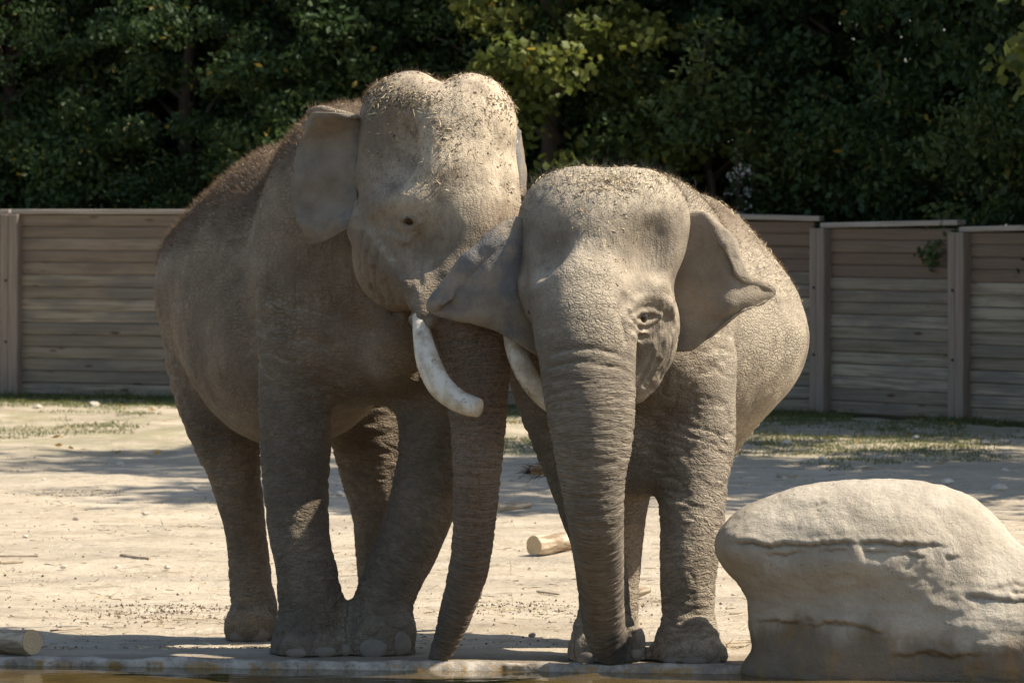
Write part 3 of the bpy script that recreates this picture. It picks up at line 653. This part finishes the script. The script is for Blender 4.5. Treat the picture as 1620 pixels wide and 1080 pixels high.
fB = Field([Ell(1076, 515, 1.20, (.515, .86, .745), -20, .2), Ell(1148, 535, 1.30, (.43, .70, .41), -20, .25), Ell(1096, 520, 1.85, (.52, .55, .66), -20, .2), Ell(985, 470, .42, (.48, .55, .66), -10, .2), Ell(1035, 460, .45, (.44, .55, .60), 0, .2),
            Ell(1000, 680, .40, (.26, .30, .30), 0, .15), Ell(1008, 735, .30, (.13, .18, .19), 0, .08), Ell(1040, 560, .18, (.30, .35, .30), 0, .12)]
           +lB+hB+[tB, Chain([(836, 440, -0.58, 16), (840, 462, -0.64, 19), (846, 488, -0.66, 15)], .07, 'head'),
            Chain([(985, 462, -0.78, 15), (1010, 448, -0.74, 19), (1035, 455, -0.66, 17), (1052, 480, -0.6, 14)], .07, 'head'),
            Chain([(1085, 430, 2.40, 15), (1030, 620, 2.60, 11), (950, 725, 2.62, 8), (895, 742, 2.60, 8), (862, 741, 2.56, 11), (846, 742, 2.54, 8)], .05)],
           [Ell(1022, 398, -.86, (.07, .10, .12), 0, .14), Ell(1003, 1003, -.35, (.020, .035, .020), 0, .015)])
for _x, _y, _r in ((866, 400, (.075, .055, .11)), (1042, 392, (.07, .055, .11))):
    fB.S.append(Ell(_x, _y, float(fB.hit(_x, _y)[1])-.022, _r, 0, .12))
fB.L += [Chain(ridge(fB, pts, r, off), k, 'head') for pts, r, off, k in (([(1000, 503), (1007, 496), (1018, 492), (1031, 492), (1044, 498)], 5.2, -.002, .012), ([(1002, 507), (1010, 511), (1021, 512), (1033, 508), (1044, 501)], 4.6, 0, .012), ([(996, 512), (1007, 523), (1023, 525), (1042, 514)], 3.5, .004, .02),
    ([(996, 490), (1012, 480), (1034, 479), (1054, 490)], 3.4, .004, .03), ([(1002, 478), (1018, 470), (1038, 469), (1058, 480)], 3, .007, .04), ([(1062, 486), (1066, 510), (1060, 540), (1046, 565)], 3.5, .004, .025), ([(1000, 532), (1012, 542), (1030, 543)], 3.5, .004, .025))]
grooves(fB, (([(1078, 440), (1080, 490), (1072, 545), (1048, 592)], 3, .025), ([(1066, 520), (1058, 560), (1040, 596)], 2.6, .02), ([(1050, 545), (1040, 580), (1022, 608)], 2.6, .02), ([(1034, 560), (1022, 590), (1008, 612)], 2.6, .02), ([(990, 470), (984, 500), (992, 540)], 3.5, .04), ([(1086, 400), (1090, 440), (1086, 480)], 3, .03), ([(872, 560), (900, 553), (940, 552), (975, 560)], 1.5, .02), ([(866, 582), (910, 573), (950, 577), (990, 584)], 1.7, .02)))
rows = [[(842, 352, -.53), (828, 346, -.56), (818, 343, -.57), (808, 345, -.57)], [(842, 380, -.54), (812, 375, -.62), (787, 369, -.61), (768, 374, -.59)], [(842, 412, -.55), (797, 406, -.65), (757, 402, -.62), (728, 412, -.585)], [(844, 445, -.56), (787, 441, -.66), (737, 441, -.625), (694, 455, -.57)],
        [(848, 485, -.58), (787, 480, -.66), (732, 480, -.625), (679, 480, -.565)], [(856, 525, -.58), (797, 510, -.65), (742, 503, -.625), (692, 498, -.57)], [(866, 572, -.58), (832, 552, -.62), (802, 530, -.63), (770, 514, -.61)]]
fold = [.2, .9, 1., 1., .55, 0, 0]
R = []
for f_, r in zip(fold, rows):
    q = [P(*a) for a in r]; rx, ry, ry_ = r[-1]; q.append(P(rx+2*f_, ry+4*f_, ry_-.040*f_-.002)); q.append(P(rx+14*f_+1, ry+14*f_, ry_-.062*f_-.004)); q.append(P(rx+22*f_+2, ry+21*f_, ry_-.050*f_-.005)); R.append(q)
eB = ear_sheet(R, None, .006, 8, 10)
rows = [[(1074, 338, -.16), (1104, 334, -.20), (1116, 335, -.21), (1126, 343, -.21)], [(1072, 375, -.18), (1116, 371, -.25), (1138, 368, -.29), (1157, 374, -.29)], [(1068, 415, -.20), (1118, 413, -.28), (1146, 408, -.33), (1170, 406, -.34)], [(1060, 455, -.22), (1114, 450, -.30), (1152, 446, -.36), (1184, 434, -.34)],
        [(1056, 482, -.24), (1112, 480, -.31), (1160, 474, -.38), (1222, 458, -.23)], [(1054, 505, -.26), (1106, 503, -.31), (1152, 492, -.37), (1204, 480, -.25)], [(1052, 530, -.27), (1098, 524, -.31), (1128, 513, -.34), (1170, 494, -.33)], [(1056, 556, -.28), (1082, 556, -.30), (1098, 553, -.31), (1122, 533, -.32)]]
fold = [.3, .9, 1., .8, .15, 0, 0, 0]; R = []
for f_, r in zip(fold, rows):
    q = [P(*a) for a in r]; rx, ry, ry_ = r[-1]; q.append(P(rx-1*f_, ry+6*f_, ry_-.02*f_-.002)); q.append(P(rx-9*f_-1, ry+12*f_, ry_-.034*f_-.004)); q.append(P(rx-14*f_-2, ry+16*f_, ry_-.026*f_-.005)); R.append(q)
eB2 = ear_sheet(R, None, .006, 8, 10)
def attrsB(V, N, px, py, wT, wL, wH, E):
    n = fbm(V*3.0, 4, 52); up = sm(-.3, .8, N[:, 2])
    d = np.maximum(.08*wH, up*.6*(1-wT*.6)); d = np.maximum(d, sm(1110, 1200, px)*.50*(1-wL)); d = np.where(E, .16, d); d = np.maximum(d, .30*wL*sm(800, 1000, py))
    tip = sm(990, 1020, py)*wT*sm(930, 985, px)
    fur = sm(.2, .7, N[:, 2])*(~E)*sm(.1, .5, V[:, 1])*(1-wH)*sm(420, 360, py)*.6
    return dict(fur=fur, dust=d*(1-fur*.5), dark=np.maximum(tip*.9, .5*(px < 900)*(wL > .3)*0), blue=np.where(E & (px < 860), .7, 0))
def foldsB(V, px, py):
    ck = np.exp(-((px-1062)/30)**2-((py-545)/80)**2)*(V[:, 1] < .3)
    ch = np.exp(-((px-1060)/60)**2-((py-640)/50)**2)*(V[:, 1] < .8)
    ey = np.exp(-((px-1022)/40)**2-((py-505)/45)**2)*(V[:, 1] < .3)
    return .008*crease(V, (24, 24, 5), 15)*ck+.010*crease(V, (12, 12, 14), 16)*ch+.0035*crease(V, (26, 26, 22), 18)*ey
nB = [(1062, 1046, 14, 8), (1099, 1044, 22, 11), (1132, 1043, 15, 12), (927, 1040, 18, 14), (1007, 1030, 10, 14)]
cow, roB, VB, NB_, pxB, pyB = build_elephant('elephant', 'smaller elephant facing forward with spread ears and trunk curled at its tip', M['skinB'], fB, (-.55, -1.45, -.12), (1.95, 2.85, 2.75), [eB, eB2], tB, lB, hB, [(1020, 502, .040, .66), (836, 494, .020, .95)], [], nB, attrsB, (1020, 1000, .9), foldsB)
hd = (pyB < 345)*(VB[:, 1] < .35)*sm(-.1, .5, NB_[:, 2])
hair(cow, roB, VB, NB_, hd+1e-9, 2600, (.02, .085), .0013, (-.05, -.1, .35), M['hair_dark'])
bk = (pxB > 1040)*sm(.1, .6, NB_[:, 2])*(pyB < 480)
hair(cow, roB, VB, NB_, bk+1e-9, 6000, (.010, .032), .0016, (.2, 0, .2), M['hair'])
tuft = P(858, 742, 2.56); n = 150
D = np.array([-1, 0, -.12])+rng.normal(size=(n, 3))*.22; D /= np.linalg.norm(D, axis=1)[:, None]
v, q = blades(tuft+rng.normal(size=(n, 3))*np.array([.03, .012, .012]), D, rng.uniform(.05, .15, n), .004, .2)
link('tail_tuft', mesh_np('tail_tuft', v-roB, q, M['hair_dark'], False), cow)

# straw and soil the elephants threw over themselves
def gauss(px, py, cx, cy, sx, sy): return np.exp(-((px-cx)/sx)**2-((py-cy)/sy)**2)
fr = (NA[:, 1] < .2)*(VA[:, 1] < .6)
mk = fr*(gauss(pxA, pyA, 650, 158, 30, 12)+.55*gauss(pxA, pyA, 600, 148, 22, 30)+.4*gauss(pxA, pyA, 715, 118, 16, 12)+.3*gauss(pxA, pyA, 705, 215, 24, 40)+.35*gauss(pxA, pyA, 795, 170, 25, 18)+.25*gauss(pxA, pyA, 690, 285, 22, 14)+.3*gauss(pxA, pyA, 805, 300, 8, 10)+.035*(pyA < 310)*(pxA > 580))
mkb = back*sm(280, 330, pxA)
a = litter(VA, NA, mk, 900, (.015, .075), .0045); b = litter(VA, NA, mkb, 1100, (.012, .055), .0036); 
fB_ = (NB_[:, 1] < .5)*(VB[:, 1] < .5)
mk2 = fB_*(gauss(pxB, pyB, 965, 288, 75, 18)+.12*gauss(pxB, pyB, 950, 330, 70, 50)+.10*gauss(pxB, pyB, 960, 420, 25, 60)); mk3 = bk*sm(.0, .5, NB_[:, 2])
c_ = litter(VB, NB_, mk2, 1900, (.012, .055), .005); d_ = litter(VB, NB_, mk3, 1400, (.01, .05), .004)
def merge(parts):
    Vs, Q4, Q3 = [], [], []; o = 0
    for v, (q4, q3) in parts: Vs.append(v); Q4.append(q4+o); Q3.append(q3+o); o += len(v)
    return np.vstack(Vs), [np.concatenate(Q4), np.concatenate(Q3)]
v, q = merge([a, b]); tag(link('straw', mesh_np('straw', v, q, M['straw'], False)), 'loose straw bits strewn over head and back of the tusked elephant', 'straw', kind='stuff')
v, q = merge([c_, d_]); tag(link('straw', mesh_np('straw', v, q, M['straw'], False)), 'loose straw bits strewn over head and back of the tuskless elephant', 'straw', kind='stuff')
def crumbs(Vx, Nx, mask, n, r0, r1):
    w = mask/mask.sum(); i = rng.choice(len(Vx), n, p=w); t = np.array([[1, 0, 0], [-.5, .87, 0], [-.5, -.87, 0], [0, 0, 1.]]) 
    r = rng.uniform(r0, r1, n)*rng.uniform(.4, 1, n); an = rng.normal(size=(n, 4, 3))*.35
    v = Vx[i][:, None]+(t[None]+an)*r[:, None, None]; k = np.arange(n)[:, None]*4
    return v.reshape(-1, 3), [np.concatenate([k+np.array([f]) for f in ((0, 1, 3), (1, 2, 3), (2, 0, 3), (0, 2, 1))])]
v, q = crumbs(VA, NA, mk**1.4+.008*fr*(pyA < 320)*(pxA > 580), 1700, .003, .011)
tag(link('soil_crumbs', mesh_np('soil_crumbs', v, q, M['crumb'], False)), 'dark soil crumbs stuck on the forehead of the tusked elephant', 'soil', kind='stuff')
v, q = crumbs(VB, NB_, mk2, 800, .003, .008)
tag(link('soil_crumbs', mesh_np('soil_crumbs', v, q, M['crumb'], False)), 'soil crumbs lying on the crown of the tuskless elephant', 'soil', kind='stuff')

# ------------------------------------------------------------------ boulder
rk = [Ell(1378, 880, -0.46, (.745, .38, .385), 0, .1), Ell(1362, 850, -0.46, (.69, .33, .285), 0, .12), Ell(1565, 990, -0.46, (.58, .42, .42), 0, .14), Ell(1400, 985, -0.44, (.71, .34, .36), 0, .14), Ell(1400, 1060, -0.44, (.745, .34, .22), 0, .12), Ell(1185, 862, -0.52, (.15, .20, .095), 0, .14), Ell(1630, 1040, -0.46, (.62, .44, .35), 0, .12)]
rs = [Ell(1310, 955, -0.98, (.42, .20, .12), 0, .14)]
fR = Field(rk, rs, False)
V, Q = fR.mesh((1.0, -1.2, -.3), (3.1, .5, 1.2), .0095); N = vnormals(V, Q)
V = V+N*((fbm(V*np.array([2.2, 2.2, 3.4]), 4, 71)-.5)*.055+(fbm(V*np.array([6, 6, 20]), 3, 72)-.5)*.014*sm(.75, .45, V[:, 2])+(fbm(V*22, 3, 73)-.5)*.008)[:, None]
crk = np.zeros(len(V)); dsp = np.zeros(len(V))
# bedding joints: height, x range, depth, seed
for z0, xa, xb, dep, sd in ((.655, 1.10, 2.25, .030, 1), (.635, 1.5, 2.0, .014, 2), (.612, 1.15, 1.55, .016, 3), (.600, 1.95, 2.35, .016, 4), (.235, 1.22, 1.95, .024, 5), (.255, 1.4, 1.8, .014, 6), (.826, 1.40, 1.62, .020, 7), (.845, 1.50, 1.66, .016, 8), (.095, 1.9, 2.45, .022, 9), (.115, 2.0, 2.3, .014, 10), (.385, 2.28, 2.9, .022, 11), (.42, 2.35, 2.9, .016, 12), (.445, 2.4, 2.8, .010, 13)):
    q = np.c_[V[:, 0], V[:, 1]*.6, np.full(len(V), sd*3.7)]
    zz = z0+(fbm(q*2.6, 3, 140+sd)-.5)*.07+(fbm(q*13, 4, 160+sd)-.5)*.045+(fbm(q*44, 2, 165+sd)-.5)*.016; e = V[:, 2]-zz
    mk_ = sm(xa, xa+.10, V[:, 0])*sm(xb, xb-.14, V[:, 0])*sm(.40, .60, fbm(q*8, 3, 180+sd)+(.22 if dep > .021 else .06))*sm(.5, -.1, N[:, 1])
    wdt = .0015+.009*fbm(q*16, 3, 190+sd)
    cr_ = np.exp(-(e/wdt)**2)*mk_; crk = np.maximum(crk, cr_); dsp -= cr_*dep*.6; dsp -= mk_*sm(.004, -.006, e)*sm(-.14, -.01, e)*dep*.55; dsp += mk_*np.exp(-((e-.022)/.014)**2)*.006
V = V+N*dsp[:, None]
ro = P(1400, 1068, -.46); ro[2] = -.05
m = mesh_np('boulder', V-ro, Q, M['stone']); attr(m, 'crack', crk)
tag(link('boulder', m, None, ro), 'big smooth domed sandstone boulder standing at the water edge', 'boulder')

# ------------------------------------------------------------------ logs, sticks, stones
def log(name, label, a, b, r0, r1, cat='log', seg=22, bark=None, ends=True, group=None):
    a, b = np.array(a), np.array(b); T = b-a; L = np.linalg.norm(T); T /= L; o = (a+b)/2
    k = max(4, int(L/.03)); t = np.linspace(-.5, .5, k); th = np.linspace(0, 2*math.pi, seg, endpoint=False); V = []
    for x in t:
        r = r0+(r1-r0)*(x+.5); q = np.c_[np.full(seg, x*L*4+r0*90), np.cos(th)*1.4, np.sin(th)*1.4]
        rr = r*(1+(fbm(q, 3, 81)-.5)*.45); V.append(np.c_[np.full(seg, x*L), np.cos(th)*rr, np.sin(th)*rr])
    V = np.concatenate(V); I = np.arange(k*seg).reshape(k, seg); J = np.roll(I, -1, 1); Q = np.stack([I[:-1], I[1:], J[1:], J[:-1]], -1).reshape(-1, 4)
    root = link(name, mesh_np(name, V, Q, bark or M['log'])); root.location = o
    root.rotation_euler = (0, -math.asin(T[2]), math.atan2(T[1], T[0]))
    for s, ring in ((0, I[0]), (1, I[-1])):
        v = np.vstack([V[ring], V[ring].mean(0)]); f = np.array([[i, (i+1) % seg, seg] for i in range(seg)]); f = f if s else f[:, ::-1]
        link('cut_end', mesh_np('cut_end', v+np.array([(.0015 if s else -.0015), 0, 0]), f, M['logend']), root)
    return tag(root, label, cat, group)
def gp(px, py, lift=0.):                     # point of the flat ground seen at a pixel
    z0 = -.09
    d = (CAMZ-z0-lift)*F/(py-HZ); Y = d-CAMD
    if Y < 1.2: d = (CAMZ-float(gz(Y))-lift)*F/(py-HZ); Y = d-CAMD
    return np.array([(px-CX)/F*d, Y, CAMZ-(py-HZ)/F*d])
log('log', 'cut log with pale sawn end lying on the pool edge', P(-60, 1012, .62), P(50, 1015, .13), .068, .066)
a = gp(845, 862, .07); log('log', 'short pale barkless log lying on the sand between the two elephants', a, a+np.array([.34, .50, .0]), .066, .070)
a = gp(788, 803, .03); log('branch', 'bleached broken branch lying behind the trunk of the tusked elephant', a, a+np.array([.26, .12, .02]), .035, .03, 'branch')
a = gp(998, 938, .03); log('branch', 'knobbly grey driftwood piece behind the legs of the smaller elephant', a, a+np.array([.12, .05, .02]), .045, .02, 'branch')
sticks = [(192, 879, 237, 884, .016, 'dark brown stick lying flat on the open sand'), (0, 889, 36, 888, .014, 'reddish broken stick on the open sand'), (0, 879, 60, 879, .008, 'long thin pale stick on the open sand'), (1365, 741, 1430, 743, .020, 'curved dead stick on shaded sand behind the boulder'), (1230, 752, 1262, 754, .02, 'short dead stick on the sand near the smaller elephant'),
          (1146, 1017, 1186, 1014, .008, 'pale dry reed lying beside the boulder foot'), (1150, 1022, 1184, 1019, .006, 'thin second dry reed lying beside the boulder foot'), (80, 997, 128, 994, .006, 'thin dark twig on the sand behind the cut log'), (850, 935, 885, 940, .007, 'small twig on sand between the elephants')]
for x0, y0, x1, y1, r, lab in sticks:
    a, b = gp(x0, y0, r*.8), gp(x1, y1, r*.8); log('stick', lab, a, b, r, r*.7, 'stick', 8)
bm = bmesh.new(); bmesh.ops.create_icosphere(bm, subdivisions=2, radius=1.0)
peb = []
for s in range(5):
    m = bpy.data.meshes.new('stone'); bm.to_mesh(m); v = np.array([x.co[:] for x in m.vertices]); v *= (1+(fbm(v*1.3+s*9, 3, s)-.5)*.9)[:, None]; v[:, 2] *= .62
    m.vertices.foreach_set('co', v.astype(np.float32).ravel()); m.materials.append(M['pebble']); peb.append(m)
bm.free()
spots = [(842, 1004, .022), (538, 781, .035), (100, 896, .022), (265, 897, .022), (700, 985, .015), (185, 895, .016), (1262, 1010, .02), (1240, 757, .04), (1580, 772, .07), (1500, 762, .05), (1360, 745, .03), (60, 645, .06), (150, 640, .07), (1450, 692, .05), (1560, 700, .05), (1245, 700, .05), (1300, 726, .04), (300, 836, .02), (40, 848, .02), (120, 820, .025), (1590, 745, .045), (810, 760, .03), (1170, 905, .02), (1160, 940, .014), (230, 812, .03), (70, 760, .035), (190, 735, .04), (310, 772, .03)]
for i, (x, y, r) in enumerate(spots):
    o = link('stone', peb[i % 5]); c = gp(x, y, r*.25); o.location = c; o.scale = (r, r, r); o.rotation_euler = (0, 0, i*1.7)
    tag(o, 'small pale stone lying loose on the sandy ground', 'stone', 'small stones scattered over the sand')
# loose straw and chips on the sand
def gheight(x, y):
    q = np.c_[x, y, np.zeros(len(x))]
    return gz(y)+(fbm(q*np.array([.8, 1.3, 1]), 4, 3)-.5)*.10*sm(1.6, 5, y)+(fbm(q*6, 4, 9)-.5)*.022*sm(.5, 1.4, y)-.006
n = 5200; yy = rng.uniform(0, 1, n)**1.6*26+.5; xx = rng.uniform(-1, 1, n)*(24+yy)*.118
cl_ = fbm(np.c_[xx*.7, yy*.9, yy*0], 3, 91); k = cl_ > rng.uniform(.36, .66, n); xx, yy = xx[k], yy[k]; n = len(xx)
D = np.c_[rng.normal(size=n), rng.normal(size=n)*.7, rng.normal(size=n)*.10]; D /= np.linalg.norm(D, axis=1)[:, None]
v, q = blades(np.c_[xx, yy, gheight(xx, yy)+.006], D, rng.uniform(.02, .15, n), rng.uniform(.003, .008, n), .08)
tag(link('straw', mesh_np('straw', v, q, M['straw'], False)), 'dry straw stalks scattered thinly over the sandy ground', 'straw', kind='stuff')
n = 9000; yy = rng.uniform(0, 1, n)**1.5*24+.6; xx = rng.uniform(-1, 1, n)*(24+yy)*.118
cl_ = fbm(np.c_[xx*.9, yy*1.2, yy*0], 4, 95); k = cl_ > rng.uniform(.42, .72, n); xx, yy = xx[k], yy[k]
for cx_, cy_, cn in ((250, 968, 420), (330, 962, 300), (560, 965, 260), (830, 962, 420), (1010, 955, 200), (180, 960, 200), (640, 640, 300), (1400, 820, 300), (120, 780, 300)):
    q_ = gp(cx_, cy_); xx = np.r_[xx, rng.normal(q_[0], .22, cn)]; yy = np.r_[yy, np.maximum(rng.normal(q_[1], .35, cn), .8)]
v, q = crumbs(np.c_[xx, yy, gheight(xx, yy)+.003], None, np.ones(len(xx)), len(xx)*1, .004, .012)
tag(link('soil_clods', mesh_np('soil_clods', v, q, M['crumb'], False)), 'crumbly dark soil clods scattered over the sandy ground', 'soil', kind='stuff')
# grass along the fence foot
def fence_y(x):
    out = np.interp(x, [q[0] for q in nodes], [q[1] for q in nodes]); return out
n = 150000; xx = rng.uniform(-9.5, 9.5, n); t = rng.uniform(0, 1, n)**1.6*12; yy = fence_y(xx)-.12-t
dens = fbm(np.c_[xx*.9, yy*.45, xx*0], 4, 101)
for gx, gy, gs in ((1400, 700, 1.0), (1470, 712, 1.0), (1260, 704, .8), (1560, 722, .6), (1330, 716, .7), (205, 655, .7), (90, 662, .6), (1520, 700, .8), (1215, 690, .7), (180, 678, .4)):
    q_ = gp(gx, gy); dens = dens+.28*np.exp(-((xx-q_[0])/(gs*.55))**2-((yy-q_[1])/(gs*1.3))**2); k = (dens > .40+.035*t*np.where(xx > 0, .55, .8)) & ((rng.uniform(size=n) < np.exp(-t/3.2)+.06) | (dens > .66))
xx, yy, t = xx[k], yy[k], t[k]; n = len(xx)
D = np.c_[rng.normal(size=n)*.55, rng.normal(size=n)*.55, np.ones(n)]; D /= np.linalg.norm(D, axis=1)[:, None]
v, q = blades(np.c_[xx, yy, gheight(xx, yy)], D, rng.uniform(.015, .055, n)*(1+1.4*np.exp(-t/.35)), .008, .45)
m = mesh_np('grass', v, q, M['grass'], False); attr(m, 'lr', np.repeat(rng.uniform(0, 1, n), 5)); tag(link('grass', m), 'patchy short grass growing along the foot of the board fence', 'grass', kind='stuff')
n = 260; xx = rng.uniform(-7, 8, n); yy = fence_y(xx)-.4-rng.uniform(0, 1, n)**1.5*12; v = np.c_[xx, yy, gheight(xx, yy)+.02]
def leaf_quads(C, size, flat=0., lobes=False):
    n = len(C); a = rng.normal(size=(n, 3)); a[:, 2] *= 1-flat; a /= np.linalg.norm(a, axis=1)[:, None]; b = np.cross(a, rng.normal(size=(n, 3))*np.array([1-flat, 1-flat, 1])); b /= np.linalg.norm(b, axis=1)[:, None]
    s = (size*rng.uniform(.6, 1.25, n))[:, None]; c = np.cross(a, b)
    if lobes:
        pr = [(-.5, 0), (-.20, .34), (.05, .50), (.20, .30), (.55, 0), (.20, -.30), (.05, -.50), (-.20, -.34)]
        V = np.stack([C+a*s*u+b*s*w+c*s*(.10*abs(w)) for u, w in pr], 1).reshape(-1, 3); k = np.arange(n)[:, None]*8
        return V, [np.concatenate([k+np.array([[0, 1, 4, 7]])]), np.concatenate([k+np.array([[1, 2, 3]]), k+np.array([[1, 3, 4]]), k+np.array([[5, 6, 7]]), k+np.array([[5, 7, 4]])])], 8
    V = np.stack([C-a*s*.5, C+b*s*.27+c*s*.07, C+a*s*.5, C-b*s*.27+c*s*.07], 1).reshape(-1, 3)
    return V, [np.arange(n*4).reshape(n, 4)], 4
V_, q, kk = leaf_quads(v, .09, .85); m = mesh_np('fallen_leaves', V_, q, M['drop'], False); attr(m, 'lr', np.repeat(rng.uniform(0, .9, n), kk)); tag(link('fallen_leaves', m), 'yellow fallen leaves strewn on the grass before the fence', 'leaves', kind='stuff')

# ------------------------------------------------------------------ trees behind the fence
def limb(pts, seg=8):
    a = catmull(np.array(pts, dtype=float), 4); c, r = a[:, :3], a[:, 3]; T = np.gradient(c, axis=0); T /= np.linalg.norm(T, axis=1)[:, None]; V = []
    th = np.linspace(0, 2*math.pi, seg, endpoint=False)
    for i in range(len(c)):
        s = np.cross(T[i], [.31, .85, .4]); s /= np.linalg.norm(s); w = np.cross(s, T[i]); V.append(c[i]+max(r[i], .004)*(np.cos(th)[:, None]*s+np.sin(th)[:, None]*w))
    V = np.concatenate(V); I = np.arange(len(V)).reshape(len(c), seg); J = np.roll(I, -1, 1)
    return V, np.stack([I[:-1], J[:-1], J[1:], I[1:]], -1).reshape(-1, 4)
def make_tree(h, rad, z0, nclump, nleaf, lsize, leaf, sd, lobes=False, cr=.34, trunk_r=.14, gap=.0):
    r = np.random.default_rng(sd); Vt, Qt = limb([(0, 0, -.15, trunk_r*1.25), (.05, .03, h*.25, trunk_r), (-.08, .1, h*.5, trunk_r*.75), (.06, .05, h*.75, trunk_r*.4), (0, 0, h*.95, .02)]); Vs, Qs = [Vt], [Qt]; o = len(Vt)
    u = r.normal(size=(nclump, 3)); u /= np.linalg.norm(u, axis=1)[:, None]; rr = r.uniform(.15, 1, nclump)**.45
    zc, hz = (h+z0)/2, (h-z0)/2; C = u*rr[:, None]*np.array([rad, rad, hz])+np.array([0, 0, zc]); wob = 1+.35*(fbm(C*.9, 2, sd)-.5); C[:, :2] *= wob[:, None]
    for i in r.choice(nclump, min(26, nclump), replace=False):
        c = C[i]; zb = np.clip(c[2]-.45*np.hypot(c[0], c[1])-.2, .2, h*.8)
        lv, lq = limb([(0, 0, zb, trunk_r*.38), (*(c*np.array([.5, .5, 1])*[1, 1, 0]+[0, 0, zb*.45+c[2]*.55]), trunk_r*.22), (*c, .012)], 6); Vs.append(lv); Qs.append(lq+o); o += len(lv)
    ci = r.integers(0, nclump, nleaf); cs = r.uniform(.6, 1.3, nclump)*cr
    off = r.normal(size=(nleaf, 3)); off /= np.linalg.norm(off, axis=1)[:, None]; off *= (r.uniform(0, 1, nleaf)**.5)[:, None]
    pos = C[ci]+off*cs[ci][:, None]*np.array([1.15, 1.15, .75]); pos[:, 2] = np.maximum(pos[:, 2], .06)
    lv, lq, kk = leaf_quads(pos, lsize, 0., lobes)
    tone = r.uniform(0, 1, nclump); lr = np.clip(tone[ci]*.55+r.uniform(0, .40, nleaf), 0, .94); y_ = r.uniform(size=nleaf) < .012; lr[y_] = 1.
    tm = mesh_np('trunk', np.vstack(Vs), np.concatenate(Qs), M['bark']); cm = mesh_np('crown', lv, lq, leaf, False); attr(cm, 'lr', np.repeat(lr, kk)); return tm, cm
def place(var, x, y, s, rz, label, group=None, name='tree', zs=1.):
    o = link(name, None, None, (x, y, -.1)); o.scale = (s, s, s*zs); o.rotation_euler = (0, 0, rz); link('trunk', var[0], o); link('crown', var[1], o); return tag(o, label, 'tree', group)
tv = [make_tree(7.5, 1.9, .1, 330, 52000, .105, M['leaf'], 201), make_tree(7.0, 2.0, .1, 300, 50000, .12, M['leaf2'], 202), make_tree(8.0, 1.8, .2, 340, 54000, .095, M['leaf'], 203)]
k = 0
for row, (dy, st) in enumerate(((3.0, 2.35), (5.6, 2.6), (8.6, 2.8))):
    for x in np.arange(-11.5+row*.9, 17, st):
        if row == 0 and .9 < x < 5.2: continue
        y = float(fence_y(x))+dy+random.uniform(-.3, .3) if x < nodes[-1][0] else float(nodes[-1][1])+dy-(x-nodes[-1][0])*.3
        place(tv[k % 3], x+random.uniform(-.3, .3), y, random.uniform(.95, 1.2)*(1+.15*row), random.uniform(0, 6.3), 'dense dark green tree in the leafy row behind the board fence', 'dense trees behind the fence', zs=1+.12*row); k += 1
sv = [make_tree(3.9, 1.15, .1, 120, 17000, .10, M['leaf2'], 221, False, .34, .05), make_tree(3.5, 1.2, .1, 110, 16000, .085, M['leaf3'], 222, False, .32, .05)]
for i, x in enumerate(np.arange(-9.5, 10, 1.75)):
    if abs(x-.55) < .8: continue
    o = place(sv[i % 2], x+random.uniform(-.3, .3), float(fence_y(x))+(2.35 if x > 1.5 else 1.95)+random.uniform(-.1, .3), random.uniform(.85, 1.15)*(1.3 if x > 1.5 else 1), random.uniform(0, 6), 'bushy green shrub leaning close behind the board fence', 'shrubs behind the fence', 'shrub'); o['category'] = 'shrub'
mp = make_tree(6.2, 1.75, 1.2, 110, 12000, .115, M['maple'], 207, True, .38, .15)
place(mp, (885-CX)/F*(24+33.9), 33.9, 1.0, 1.0, 'yellow green maple with bare trunk rising behind the fence between the elephants')
fl = make_tree(3.3, .16, 2.1, 12, 260, .055, M['flower'], 209, False, .16, .02)
place(fl, (1165-CX)/F*(24+32.2), 32.2, 1.0, .4, 'slender shrub with white blossom sprays behind the fence', name='flowering_shrub')
sap = make_tree(5.6, .8, 3.5, 22, 700, .15, M['maple'], 211, True, .35, .05)
place(sap, (1694-CX)/F*(24+24.0), 24.0, 1.0, .4, 'slim sapling with yellowing leaves standing before the fence', name='sapling')
# trees of the paddock to the right, whose shade falls in bands across the sand
sh = make_tree(9.5, 2.4, 3.6, 70, 14000, .17, M['leaf2'], 213, False, .55, .2)
for i, (x, y, s) in enumerate(((9.8, 19.5, 1.7), (10.2, 15.2, 1.55), (16.5, 27.0, 1.3))):
    place(sh, x, y, s, i*1.3, 'tall shade tree with high crown standing in the open paddock', 'shade trees in the paddock', 'shade_tree')
